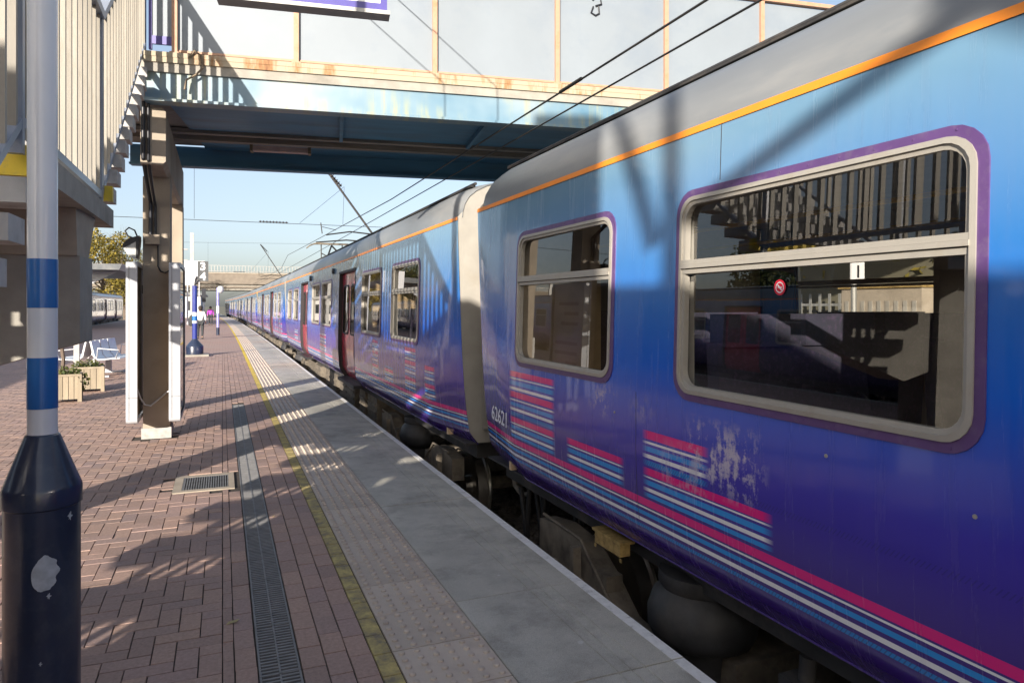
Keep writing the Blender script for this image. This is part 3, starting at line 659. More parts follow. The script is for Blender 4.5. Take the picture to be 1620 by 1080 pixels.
def coach(label, org, lay, mats, detail, rz=0, group=None, cab=None, extra_open=True):
    car = thing('train_carriage', label, 'carriage', (org[0], org[1], -ZB), rz, group)
    wins, doors = lay
    op = [(a+.045, c_-.045, 1.195, 2.11) for a, c_ in wins] + [(a, c_, .26, 2.22) for a, c_ in doors]
    obj('body_side', car_shell(op), mats['body'], car, 30, (0,0,ZB))
    if detail:                                       # inner lining
        ln = MB(); ysb = sorted({1.0, LEN-1.0} | {v for o_ in op for v in o_[:2]}); zsb = sorted({.27, .9, 2.4, 1.195, 2.11, 2.22})
        for side in (-1, 1):
            for y0, y1 in zip(ysb, ysb[1:]):
                for z0, z1 in zip(zsb, zsb[1:]):
                    cy_, cz_ = (y0+y1)/2, (z0+z1)/2
                    if y0 < .999 or y1 > LEN-.999 or any(o_[0] < cy_ < o_[1] and o_[2] < cz_ < o_[3] for o_ in op): continue
                    ln.face([(side*(min(1.30, hw(z0)-.06)),y0,z0),(side*(min(1.30, hw(z0)-.06)),y1,z0),(side*(hw(z1)-.06),y1,z1),(side*(hw(z1)-.06),y0,z1)])
        ln.box(-1.29, 1.29, .05, LEN-.05, 2.33, 2.36)
        obj('lining', ln, M['interior'], car, None, (0,0,ZB))
    # roof
    rf = MB(); yy = [0,.06,.18,.4]+[1.0+i*(LEN-2)/12 for i in range(13)]+[LEN-.4,LEN-.18,LEN-.06,LEN]
    prof = [(-h, z) for z, h in ROOF] + [(h, z) for z, h in ROOF[::-1][1:]]
    def rp(x, z, y_):
        e = min(y_, LEN-y_); f = 1-(.10*(1-e/.4)**2 if e < .4 else 0)
        return (x*(1-.35*(1-f)), y_, 2.455+(z-2.455)*f)
    for y0, y1 in zip(yy, yy[1:]):
        for p, q in zip(prof, prof[1:]):
            rf.face([rp(*p, y0), rp(*q, y0), rp(*q, y1), rp(*p, y1)])
    obj('roof', rf, mats['roof'], car, 50, (0,0,ZB))
    gt = MB()
    for s_ in (-1, 1):
        gt.tube([(s_*1.115,.15,2.815),(s_*1.115,LEN-.15,2.815)], .016, 6)
        gt.box(s_*1.12-.03 if s_ < 0 else s_*1.12-.02, s_*1.12+.02 if s_ < 0 else s_*1.12+.03, .2, LEN-.2, 2.79, 2.802)
    obj('roof_gutter', gt, M['under'], car, None, (0,0,ZB))
    st = MB()
    for s_ in (-1, 1):
        st.face([(s_*1.3575,0.0,2.424),(s_*1.3575,LEN,2.424),(s_*1.3555,LEN,2.457),(s_*1.3555,0,2.457)])
    obj('cantrail_stripe', st, M['orange'], car, None, (0,0,ZB), fix=False)
    # ends
    for k, yE in enumerate((0, LEN)):
        d = 1 if k == 0 else -1
        e = MB(); poly = []
        zz = [z for z, _ in PROF]
        L_ = [(-xs(z, yE), z) for z in zz] + [((rp(x, z, 0))[0], (rp(x, z, 0))[2]) for x, z in prof[1:-1]] + [(xs(z, yE), z) for z in zz[::-1]]
        e.face([(x, yE+d*.012, z) for x, z in L_])
        is_cab = (cab == k)
        eo = obj('end_panel', e, M['cab_yellow'] if is_cab else M['gangway'], car, None, (0,0,ZB), fix=False)
        gb = MB(); o0, o1 = sorted((yE+d*.01, yE-d*.27))
        gb.box(-.52, .52, o0, o1, .35, 2.42); obj('gangway_bellows', gb, M['black'], eo)
        if detail:
            for s_ in (-1, 1):
                cb = MB()
                for zc in (.5, .9, 1.3): cb.box(s_*.95-.02, s_*.95+.02, *sorted((yE-d*.0, yE-d*.03)), zc, zc+.36)
                cb.tube([(s_*.8, yE, .25), (s_*.8, yE-d*.12, -.15), (s_*.8, yE-d*.3, -.2)], .025, 6)
                cb.box(s_*.9-.09, s_*.9+.09, *sorted((yE-d*.0, yE-d*.04)), .31, .36)
                obj('end_fitting', cb, M['dust'], eo)
            if not is_cab:
                for xa, xb in ((-1.10, -.60), (.60, 1.10)): obj('end_plate', box(xa, xb, *sorted((yE-d*.001, yE-d*.022)), .40, 2.36), M['gangway'], eo)
    # floor and underframe
    fl = MB(); fl.box(-1.12, 1.12, .1, LEN-.1, .10, .262); fl.box(-1.26, 1.26, .02, LEN-.02, .255, .268); obj('underframe', fl, M['under'], car, None, (0,0,ZB))
    rnd = random.Random(int(org[1]*7)+3); y_ = 5.0
    while y_ < LEN-5.4:
        l_ = rnd.uniform(.5, 1.3)
        for s_ in (-1, 1):
            if s_ == 1 and not detail: continue
            ub = MB(); X0 = rnd.uniform(1.02, 1.22); ub.box(min(s_*X0, s_*.5), max(s_*X0, s_*.5), y_, y_+l_, rnd.uniform(-.62,-.4), .10)
            for q in range(3): ub.box(min(s_*X0, s_*(X0+.02)), max(s_*X0, s_*(X0+.02)), y_+.05, y_+l_-.05, -.3+q*.12, -.26+q*.12)
            obj('equipment_case', ub, M['dust'], car, None, (0,0,ZB))
        y_ += l_+rnd.uniform(.15, .4)
    for yc in (2.65, LEN-2.65): bogie_parts(car, yc, detail)
    for side in ((-1, 1) if detail else (-1,)):
        for a, c_ in wins: window(car, a, c_, side, detail)
        for a, c_ in doors: doorpair(car, a, c_, side, mats['door'], detail)
    if not detail:
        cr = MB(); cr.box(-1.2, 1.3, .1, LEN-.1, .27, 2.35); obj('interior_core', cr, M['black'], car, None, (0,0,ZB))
    return car
WA = [(.94,2.38),(2.96,4.48),(8.1,9.62),(10.18,11.7),(15.32,16.84),(17.42,18.86)]
DA = [(5.3,7.05),(12.75,14.5)]
WB = [(1.31,2.76),(3.36,4.87),(8.2,9.75),(10.05,11.6),(14.93,16.44),(17.04,18.49)]
DB = [(5.5,7.25),(12.55,14.3)]
p1 = [(18.20,18.95,1.105),(17.33,17.98,.76),(16.6,17.09,.96),(16.2,17.09,.76),(8,8.9,1.0),(3,4.2,.96)]
p2 = [(1.45,1.95,1.11),(.72,1.05,.96),(2.6,3.1,.80),(3.55,3.95,1.11),(9,10,1.0),(15,16,.9)]
sc1 = [(16.25,16.7,.78,1.05,.95),(16.6,16.95,.70,.90,.45),(17.42,17.66,.98,1.13,.7),(17.05,17.2,1.0,1.1,.4)]
L1 = livery('indigo and light blue striped livery', p1, sc1)
L2 = livery('glossy striped livery of the following carriages', p2, [(3.6,4.6,.9,1.1,.6),(8,9.5,.55,.75,.6),(2.0,2.6,.9,1.15,.7)])
L3 = livery('dark navy livery of the opposite train', [(3,4,.9)], [], ((.09,.22,.45),(.06,.16,.38),(.04,.09,.30),(.03,.04,.18),(.03,.02,.1)), False)
L4 = livery('pale lilac livery of the far train', [], [], ((.55,.56,.62),(.50,.50,.56),(.36,.33,.42),(.45,.30,.20),(.20,.16,.24)), False)
G1 = 'carriages of the train standing along the platform edge'
m1 = dict(body=L1, roof=M['roof'], door=M['door']); m2 = dict(body=L2, roof=M['roof'], door=M['door'])
car1 = coach('blue and purple carriage nearest the camera, numbered 62621 in white', (CX, 5.83-LEN), (WA, DA), m1, True, group=G1)
def chord(y0):
    return CX+bend(y0), atan2(bend(y0+LEN)-bend(y0), LEN)
y0 = 6.4; ordn = ['second', 'third', 'fourth', 'fifth', 'sixth', 'seventh']
carriages = [car1]
for i in range(6):
    x_, a_ = chord(y0)
    carriages.append(coach('%s carriage from the camera, %s' % (ordn[i], ['with crimson doors and a pantograph on its roof','its windows streaked by reflections','with a yellow cab end facing the camera','just beyond the yellow cab end','small in the distance before the road bridge','last one seen before the road bridge'][i]), (x_, y0), (WB, DB), m2, i == 0, -a_, G1, cab=(0 if i == 2 else (1 if i == 1 else None))))
    y0 += 20.35
# interior of the nearest coaches: partitions and seats
def seat_mesh():
    mb = MB(); mb.box(-.5, .5, 0, .46, .62, .74); mb.hull8([(-.5,.42,.7),(.5,.42,.7),(.5,.52,.7),(-.5,.52,.7),(-.48,.50,1.42),(.48,.50,1.42),(.48,.58,1.42),(-.48,.58,1.42)])
    for s_ in (-.25, .25): mb.box(s_-.2, s_+.2, .47, .59, 1.40, 1.56)
    mb.box(-.4, .4, .1, .4, .27, .62); return mb.mesh('seat', M['seat'])
sm_ = seat_mesh()
for car, ylist in ((car1, (.7, 2.3, 4.1, 8.0, 9.6, 11.4, 14.9, 16.2, 17.55, 18.75)), (carriages[1], (.9, 2.6, 4.3, 8.2, 10, 11.8, 15, 16.6, 18))):
    for i, yy in enumerate(ylist):
        for s_ in (-1, 1):
            put('seat', sm_, car, (s_*.76, yy+(0 if i % 2 else .5), ZB), (0, 0, 0 if i % 2 else pi))
    for yy in (.55, 5.0, 7.4, 12.4, 14.75, 19.2):
        mb = MB(); mb.box(-1.28, -.45, yy, yy+.04, .27, 2.32); mb.box(.45, 1.28, yy, yy+.04, .27, 2.32); obj('partition', mb, M['beige_in'], car, None, (0,0,ZB))
    mb = MB()
    for yy in (5.1, 7.3, 12.5, 14.6):
        for s_ in (-.5, .5): mb.tube([(s_, yy, .27), (s_, yy, 2.32)], .018, 8)
    for s_ in (-.5, .5): mb.tube([(s_, .6, 2.1), (s_, 19.1, 2.1)], .014, 6)
    obj('grab_pole', mb, M['cab_yellow'], car, None, (0,0,ZB))
# the number and the sticker
def text(name, body, size, mat_, parent, loc, rot, ext=.0006, align='LEFT', bold=0):
    cu = bpy.data.curves.new(name, 'FONT'); cu.body = body; cu.size = size; cu.extrude = ext; cu.align_x = align; cu.offset = bold
    cu.materials.append(mat_); cu.resolution_u = 3; t_ = bpy.data.objects.new(name, cu); C.objects.link(t_)
    dg = bpy.context.evaluated_depsgraph_get(); dg.update(); me = bpy.data.meshes.new_from_object(t_.evaluated_get(dg)); bpy.data.objects.remove(t_)
    return put(name, me, parent, loc, rot)
zc = .86
def side_rot(): return (R(90), 0, R(-90))
text('carriage_number', '62621', .165, M['signwhite'], car1, (-xs(.72, 19.47)-.012, 19.50, .655+ZB), (R(90), 0, R(-97.3)), bold=.002).scale = (1.3,1,1)
sk = MB(); X = -(hw(1.69)-.016)
def disc(mb, x, yc, zc_, r0, r1, mi, n=24):
    for k in range(n):
        a, b2 = 2*pi*k/n, 2*pi*(k+1)/n
        mb.face([(x,yc+r0*cos(a),zc_+r0*sin(a)),(x,yc+r1*cos(a),zc_+r1*sin(a)),(x,yc+r1*cos(b2),zc_+r1*sin(b2)),(x,yc+r0*cos(b2),zc_+r0*sin(b2))], mi)
yc = 2.19+13.97; zc_ = 1.675
disc(sk, X-.003, yc, zc_, .0001, .032, 0); disc(sk, X-.0034, yc, zc_, .0185, .0225, 1)
sk.face([(X-.0036,yc-.014,zc_-.010),(X-.0036,yc-.010,zc_-.014),(X-.0036,yc+.014,zc_+.010),(X-.0036,yc+.010,zc_+.014)], 1)
sk.face([(X-.0035,yc-.013,zc_-.002),(X-.0035,yc+.011,zc_-.002),(X-.0035,yc+.011,zc_+.002),(X-.0035,yc-.013,zc_+.002)], 1)
obj('no_smoking_sticker', sk, [M['red'], M['signwhite']], car1, None, (0,0,ZB), fix=False)
sj = MB(); 
for yy in (16.53,):
    sj.hull8([(-hw(2.17)-.001,yy-.004,2.17),(-hw(2.17)+.003,yy-.004,2.17),(-hw(2.17)+.003,yy,2.17),(-hw(2.17)-.001,yy,2.17),(-hw(2.42)-.001,yy-.004,2.42),(-hw(2.42)+.003,yy-.004,2.42),(-hw(2.42)+.003,yy,2.42),(-hw(2.42)-.001,yy,2.42)])
for yy in (12.3, 14.7, 17.18):
    for z0, z1 in ((.46,.60),(.60,.80),(.80,1.14)):
        sj.hull8([(-hw(z0)-.001,yy-.0025,z0),(-hw(z0)+.003,yy-.0025,z0),(-hw(z0)+.003,yy,z0),(-hw(z0)-.001,yy,z0),(-hw(z1)-.001,yy-.0025,z1),(-hw(z1)+.003,yy-.0025,z1),(-hw(z1)+.003,yy,z1),(-hw(z1)-.001,yy,z1)])
obj('panel_seam', sj, M['under'], car1, None, (0,0,ZB))
for yy, zz in ((15.35, .98), (15.9, 1.05), (17.4, 1.0)):
    bt = MB(); bt.lathe([(.007,-hw(zz)-.003),(.008,-hw(zz)+.003)], 10, (yy, zz), axis='x'); obj('bolt_head', bt, M['alu'], car1, 40, (0,0,ZB))
# step lamp box, pipes under the near bogie
bx_ = MB(); bx_.box(-1.27, -1.20, 17.54, 17.84, .115, .19); bx_.box(-1.28, -1.18, 17.52, 17.86, .19, .205)
for q in (17.53, 17.83): bx_.box(-1.275, -1.27, q-.01, q+.01, .09, .11)
obj('step_lamp_box', bx_, M['rust_box'], car1, None, (0,0,ZB))
pp = MB()
pp.tube([(-1.0,15.95,.1),(-1.06,15.95,-.05),(-1.05,15.9,-.25),(-.9,15.7,-.4)], .022, 8)
pp.tube([(-.95,15.8,-.5),(-1.1,15.95,-.33),(-1.2,16.0,-.1),(-1.15,15.85,-.06),(-1.1,15.5,-.16),(-1.05,15.1,-.3),(-1.0,14.7,-.34)], .026, 8)
pp.tube([(-1.12,16.25,.1),(-1.14,16.25,-.1)], .035, 8); pp.tube([(-1.14,16.25,-.1),(-1.13,16.24,-.45)], .012, 6)
pp.box(-1.2, -1.08, 16.18, 16.34, -.08, .0)
obj('brake_pipe', pp, M['under'], car1, 50, (0,0,ZB))
hz = MB()
for yy, xx in ((19.25,-.95),(19.5,-.8),(19.05,-.7),(19.35,-1.05)):
    hz.tube([(xx,yy,.15),(xx-.02,yy,-.3),(xx,yy+.05,-.5),(xx+.05,yy+.2,-.3),(xx+.05,yy+.3,.0)], .022, 8)
obj('coupling_hose', hz, M['black'], car1, 50, (0,0,ZB))
# door-side indicator lamps on the second carriage
for yy, sz in ((8.0, 1), (11.95, 1.2)):
    il = MB(); il.lathe([(.02,-1.40),(.055*sz,-1.40),(.06*sz,-1.375),(.06*sz,-1.33)], 14, (yy, 2.30), axis='x'); obj('indicator_lamp', il, M['black_plastic'], carriages[1], 40, (0,0,ZB))
# pantograph on the second carriage
pr = put('pantograph', None, carriages[1], (0, 17.9, ZB)); 
pb = MB()
for s_ in (-.45, .45):
    pb.tube([(s_,-.5,2.95),(s_,.5,2.95)], .03, 6)
pb.tube([(-.3,.5,2.98),(-.2,-.6,3.30),(0,.1,3.66)], .03, 6); pb.tube([(.3,.5,2.98),(.2,-.6,3.30),(0,.1,3.66)], .03, 6); pb.tube([(-.2,-.6,3.3),(.2,-.6,3.3)], .02, 6)
for s_ in (-.35, .35): pb.tube([(s_,-.3,2.98),(-s_,.1,3.4)], .018, 6); pb.tube([(s_,0,3.0),(s_,.05,3.68)], .02, 6)
obj('lower_frame', pb, M['wire'], pr)
hd = MB()
for dy in (-.16, .16):
    hd.tube([(-.82,dy,3.55),(-.75,dy,3.62),(-.6,dy,3.69),(-.5,dy,3.705),(.5,dy,3.705),(.6,dy,3.69),(.75,dy,3.62),(.82,dy,3.55)], .022, 6)
hd.tube([(-.5,-.16,3.70),(-.5,.16,3.70)], .018, 6); hd.tube([(.5,-.16,3.70),(.5,.16,3.70)], .018, 6)
obj('contact_head', hd, M['dust'], pr)
# train at the opposite platform face
m3 = dict(body=L3, roof=M['roof'], door=M['door']); m4 = dict(body=L4, roof=M['frame_white'], door=M['door_violet'])
G2 = 'carriages of the train at the far platform face'
yy = -9.2
for i in range(5):
    far = i >= 3
    c_ = coach(['navy carriage with crimson doors, at the far platform face, level with the camera','navy carriage with crimson doors, lettered in white, across the platform beyond the staircase','navy carriage across the platform, third along, behind the bench','pale lilac carriage with violet doors, at far left beyond the bench','pale lilac carriage with violet doors, farthest one at left'][i],
          (-11.28+bend(yy+LEN), yy+LEN), (WB, DB), m4 if far else m3, False, pi, G2)
    if i == 1: text('lettering', 'Northern', .34, M['signwhite'], c_, (-hw(.9)-.02, 19.0, .72+ZB), side_rot(), .001)
    yy += 20.35

# ------------------------------------------------------------------ footbridge
SK = R(8.4)
fb = thing('footbridge', 'steel footbridge with pale parapet panels on light blue girders, crossing above the train', 'footbridge', (-.4, 8.46, 0), -SK)
BL0, BL1, BW = -.38, 13.0, 3.75
pst = [-.08, 1.19, 2.77, 4.30, 5.78, 7.19, 8.6, 10.0, 11.4, 13.0]
for side, yo in ((0, 0), (1, BW)):
    for k, (a, c_) in enumerate(zip(pst, pst[1:])):
        p = MB(); p.box(a+.028, c_-.028, yo+.012, yo+.022, 4.395, 5.68); obj('parapet_panel', p, M['panel_white'], fb)
        t_ = MB(); t_.box(a+.028, c_-.028, yo-.002, yo+.03, 4.375, 4.40); obj('panel_rail', t_, M['post_pink'], fb)
    for a in pst:
        p = MB(); p.box(a-.028, a+.028, yo-.03, yo+.035, 4.36, 5.70); p.box(a-.05, a+.05, yo-.032, yo-.004, 4.352, 4.372); obj('parapet_post', p, M['post_pink'], fb)
    tr = MB(); tr.box(BL0+.3, BL1, yo-.04, yo+.045, 5.70, 5.75); obj('top_rail', tr, M['post_pink'], fb)
    ra = MB(); ra.box(BL0, BL1, yo-.05, yo+.06, 4.24, 4.352); ra.box(BL0, BL1, yo-.055, yo-.05, 4.30, 4.352); obj('kerb_angle', ra, M['rust_angle'], fb)
    de = MB(); de.box(BL0, BL1, yo-.03, yo+.1, 4.14, 4.24); obj('deck_edge', de, M['concrete'], fb)
    XL = BL0 if side == 0 else -1.5
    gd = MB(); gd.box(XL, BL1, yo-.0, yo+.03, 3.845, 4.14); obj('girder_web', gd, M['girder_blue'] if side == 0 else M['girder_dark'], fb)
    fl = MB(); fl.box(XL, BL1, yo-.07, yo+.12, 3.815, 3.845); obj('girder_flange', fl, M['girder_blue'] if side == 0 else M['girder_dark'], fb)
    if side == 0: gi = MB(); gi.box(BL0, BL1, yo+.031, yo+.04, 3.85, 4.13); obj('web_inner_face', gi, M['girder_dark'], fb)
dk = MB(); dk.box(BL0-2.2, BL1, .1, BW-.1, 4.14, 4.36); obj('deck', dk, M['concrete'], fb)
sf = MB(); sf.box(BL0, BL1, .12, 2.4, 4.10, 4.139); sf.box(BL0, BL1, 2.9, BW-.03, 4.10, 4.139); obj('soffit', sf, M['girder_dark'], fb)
ib = MB(); ib.box(-1.3, BL1, 2.42, 2.54, 4.06, 4.12); ib.box(-1.3, BL1, 2.74, 2.88, 4.03, 4.10); obj('inner_beam', ib, M['soffit_dirt'], fb)
for xx in (1.7, 3.6, 5.5, 7.4, 9.3):
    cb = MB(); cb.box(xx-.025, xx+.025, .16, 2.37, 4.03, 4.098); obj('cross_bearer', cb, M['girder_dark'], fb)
lt = MB(); lt.box(.45, 1.25, 2.30, 2.42, 3.83, 3.90); lf_ = obj('light_fitting', lt, M['pink'], fb)
ec = MB(); ec.box(.43, .47, 2.28, 2.44, 3.82, 3.91); ec.box(1.23, 1.27, 2.28, 2.44, 3.82, 3.91); obj('end_cap', ec, M['brown'], lf_)
# crosshead and columns (axis along the track, so drawn in world axes)
fbc = put('crosshead', None, fb); del fbc
def inv(x, y, z):  # world to bridge-local
    return fb.matrix_basis.inverted() @ Vector((x, y, z))
def wbox(x0, x1, y0, y1, z0, z1):
    mb = MB().box(x0, x1, y0, y1, z0, z1); return mb
def under_fb(name, mb, m_, smooth=None, parent=None):
    mb.xf(Matrix.Rotation(SK, 4, 'Z') @ Matrix.Translation((.4, -8.46, 0))); return obj(name, mb, m_, parent or fb, smooth)
for o in [o for o in fb.children if o.name.startswith('crosshead')]: bpy.data.objects.remove(o)
ch_ = MB(); r_ = .04
ch_.prism([(-.83,3.16),(-.58-r_,3.16),(-.58,3.16+r_),(-.58,3.79-r_),(-.58-r_,3.79),(-.83,3.79)], 8.62, 12.45)
under_fb('crosshead', ch_, M['concrete_warm'])
cl = MB(); cl.box(-.885, -.59, 9.46, 9.82, .06, 3.16); colm = under_fb('column', cl, M['concrete_warm'])
cl = MB(); cl.box(-.90, -.575, 9.445, 9.835, 0, .13); under_fb('plinth', cl, M['tread'], parent=colm)
cl = MB(); cl.box(-.86, -.57, 11.9, 12.3, 0, 3.16); under_fb('column', cl, M['concrete_warm'])
cl = MB(); cl.box(-.80, -.795, 8.5, 8.62, 3.3, 3.3)
# conduits and cables down the column
cd = MB(); cd.tube([(-.80,8.60,3.85),(-.80,8.60,3.22),(-.80,9.0,3.02),(-.80,9.44,2.85),(-.80,9.44,2.42)], .022, 8); cd.tube([(-.75,8.60,3.85),(-.75,8.60,3.2),(-.75,9.0,3.0),(-.75,9.44,2.82),(-.75,9.44,2.42)], .016, 8)
cd.tube([(-.72,9.44,2.33),(-.72,9.44,2.08),(-.69,9.435,2.02),(-.64,9.43,2.0),(-.60,9.43,2.03)], .009, 6)
under_fb('conduit', cd, M['black_plastic'], 50)
cw = MB(); cw.tube([(-.93,9.3,.62),(-.90,9.38,.50),(-.86,9.42,.42),(-.80,9.44,.40),(-.72,9.43,.47),(-.62,9.42,.56),(-.58,9.35,.58)], .011, 6)
under_fb('cable', cw, M['frame_white'], 50)
jb = MB(); jb.box(-.845, -.70, 9.36, 9.46, 2.345, 2.45); jb.box(-.85,-.695,9.355,9.375,2.34,2.455); tag(obj('junction_box', jb, M['concrete_warm']), 'small cream junction box fixed to the bridge column above the poster cases', 'junction box')
wl2 = thing('wall_lamp', 'black hooded bulkhead lamp with clear bowl on the left of the bridge column', 'lamp', (-.905, 9.40, 2.38))
hm = MB(); hm.prism([(0,.0),(-.02,-.22),(-.035,-.22),(-.035,-.02),(-.17,-.10),(-.175,-.055),(-.10,.02),(0,.05)], -.12, .12); obj('hood', hm, M['black_plastic'], wl2)
hm = MB(); hm.prism([(-.036,-.021),(-.036,-.215),(-.08,-.21),(-.13,-.17),(-.165,-.10)], -.11, .11); obj('bowl', hm, M['frost'], wl2)
hm = MB(); 0; hm.tube([(-.03,0,.04),(-.06,0,.12),(-.12,0,.15),(-.16,0,.11),(-.13,0,.05),(-.08,0,.03)], .010, 6); obj('cable_loop', hm, M['black_plastic'], wl2, 50)
# poster cases either side of the column
for k, (X0, X1, lab) in enumerate(((-1.015, -.90, 'white poster case on the left side of the bridge column, seen edge on'), (-.575, -.455, 'white poster case on the right side of the bridge column, its glass facing the train'))):
    pc = thing('poster_case', lab, 'poster case', ((X0+X1)/2, 9.60, .25), 0, 'poster cases on the bridge column')
    hx = (X1-X0)/2; mb = MB(); Hh = 1.86; Lh = .59
    pts = rrect(-Lh, Lh, 0, Hh, .06, 4); n = len(pts); inn = rrect(-Lh+.05, Lh-.05, .05, Hh-.05, .03, 4)
    for i in range(n):
        j = (i+1) % n
        mb.face([(-hx,*pts[i]),(-hx,*pts[j]),(hx,*pts[j]),(hx,*pts[i])])
        for X_ in (-hx, hx): mb.face([(X_,*pts[i]),(X_,*pts[j]),(X_,*inn[j]),(X_,*inn[i])])
    obj('casing', mb, M['frame_white'], pc, 40)
    bs = MB(); bs.box(-hx-.002, hx+.002, -Lh-.003, -Lh+.001, .3, .303); bs.box(-hx+.03,-hx+.034,-Lh-.003,-Lh,.05,Hh-.05); obj('casing_seam', bs, M['under'], pc)
    s_ = 1 if k == 1 else -1
    gp = MB(); gp.face([(s_*(hx-.012),*q) for q in inn[::s_]]); obj('glass_cover', gp, M['clear'], pc, fix=False)
    bp = MB(); bp.face([(s_*(hx-.04),*q) for q in inn]); obj('poster', bp, M['signwhite'] if k else M['brown'], pc, fix=False)
    bk = MB(); bk.box(-s_*(hx-.03)-.005, -s_*(hx-.03)+.005, -Lh+.045, Lh-.045, .045, Hh-.045); obj('back_panel', bk, M['brown'], pc)
    br = MB(); br.box(min(-s_*hx, -s_*(hx+.03)), max(-s_*hx, -s_*(hx+.03)), -.1, .1, .16, .26); br.box(min(-s_*hx, -s_*(hx+.03)), max(-s_*hx, -s_*(hx+.03)), -.1, .1, 1.5, 1.6); obj('bracket', br, M['under'], pc)
    if k == 1:
        for zz, w in ((1.5,.7),(1.35,.5),(1.2,.6),(.9,.8),(.75,.8),(.6,.4)):
            tb = MB(); tb.box(hx-.0385, hx-.038, -.35, -.35+w, zz, zz+.05); obj('poster_print', tb, M['signblue'], pc)
# blue deck-level gate panel between stair and parapet
gp = thing('guard_panel', 'clear guard panel in a blue frame at the top of the stairs beside the parapet', 'guard panel', (-.745, 8.62, 4.42), -SK)
mb = MB(); mb.box(0,.03,-.02,.02,0,1.3); mb.box(.255,.285,-.02,.02,0,1.3); mb.box(.03,.255,-.015,.015,.06,.15); mb.box(.03,.255,-.015,.015,1.25,1.3); obj('frame', mb, M['signblue'], gp)
mb = MB(); mb.box(.03,.255,-.004,.004,.15,1.25); obj('pane', mb, M['panel_white'], gp); mb = MB(); mb.box(.138,.146,-.006,-.0045,.15,1.25); obj('glazing_bar', mb, M['rail_grey'], gp)
gq = MB(); gq.tube([(-.34,8.38,4.30),(-.28,8.36,4.38),(-.22,8.36,4.34),(-.2,8.36,4.2),(-.27,8.37,4.12),(-.36,8.38,4.06),(-.38,8.38,3.95)], .012, 6); tag(obj('cable', gq, M['brown'], None, 50), 'loose brown cable looping over the bridge edge beside the stair top', 'cable')
# graffiti on the parapet panel
gf = MB()
def scr(pts): gf.tube([(x, -.001, z) for x, z in pts], .011, 5)
ox, oz = 4.83, 5.30
scr([(ox-.10,oz+.34),(ox+.02,oz+.33),(ox+.1,oz+.36)]); scr([(ox-.02,oz+.42),(ox-.03,oz+.2),(ox-.06,oz+.16)]); scr([(ox-.09,oz+.24),(ox+.04,oz+.22),(ox+.06,oz+.12),(ox-.02,oz+.09)]); scr([(ox-.05,oz+.08),(ox-.08,oz+.0),(ox-.02,oz-.03),(ox+.03,oz),(ox+.02,oz+.09)])
scr([(ox-.8,oz+.36),(ox-.78,oz+.30)]); scr([(ox-1.9,oz+.37),(ox-1.82,oz+.35)])
obj('graffiti', gf, M['black_plastic'], fb)
# platform name sign hung in front of the parapet
sg = thing('hanging_sign', 'large white station sign with violet border hanging in front of the footbridge parapet', 'sign', (.06, 4.93, 3.635), -SK)
obj('sign_face', box(0, 1.0, 0, .012, 0, .75), M['signwhite'], sg)
mb = MB(); mb.box(0,1.0,-.004,-.0005,0,.045); mb.box(.955,1.0,-.004,-.0005,.045,.75); obj('sign_border', mb, M['signblue'], sg)
mb = MB(); mb.box(-.1,1.02,-.014,.11,-.03,-.003); mb.box(0,.99,.013,.11,-.002,.75); obj('sign_tray', mb, M['mast'], sg)
for xx in (.2, .85): obj('support_arm', MB().tube([(xx,.06,.75),(xx,.06,1.6),(xx,3.5,2.0)], .007, 6), M['mast'], sg)

# ------------------------------------------------------------------ staircase
SX, SXL = -.75, -2.75
stc = thing('staircase', 'concrete staircase with beige barred balustrade rising over the platform to the footbridge', 'staircase', (-1.75, 4.0, 0))
def sbox(name, m_, *a, **k):
    mb = MB().box(*a); mb.xf(Matrix.Translation((1.75, -4.0, 0))); return obj(name, mb, m_, stc, **k)
def smb(name, mb, m_, smooth=None): mb.xf(Matrix.Translation((1.75, -4.0, 0))); return obj(name, mb, m_, stc, smooth)
LY0, LY1, LZ = 3.69, 5.95, 2.31
sbox('landing_slab', M['concrete'], SXL, SX, LY0, LY1, LZ-.13, LZ)
for k in range(1, 14):                             # upper flight
    z = LZ+.169*k; y = 5.88+.257*(k-1)
    if z > 4.52: break
    top = k in (1, 13)
    sbox('tread', M['tread'], SXL, SX, y+(.004 if top else 0), y+.225, z-.105, z)
    if top: sbox('yellow_nosing', M['yellow'], SXL+.002, SX+.002, y-.002, y+.05, z-.108, z+.003)
for k in range(0, 13):                             # lower flight
    z = LZ-.178*k; y = LY0-.257*k
    if k == 0:
        sbox('yellow_nosing', M['yellow'], SXL+.002, SX+.002, y-.002, y+.05, z-.133, z+.003); continue
    sbox('tread', M['tread'], SXL, SX, y, y+.24, max(z-.105, .001), z)
    if k in (12,): sbox('yellow_nosing', M['yellow'], SXL+.002, SX+.002, y-.002, y+.05, z-.128, z+.003)
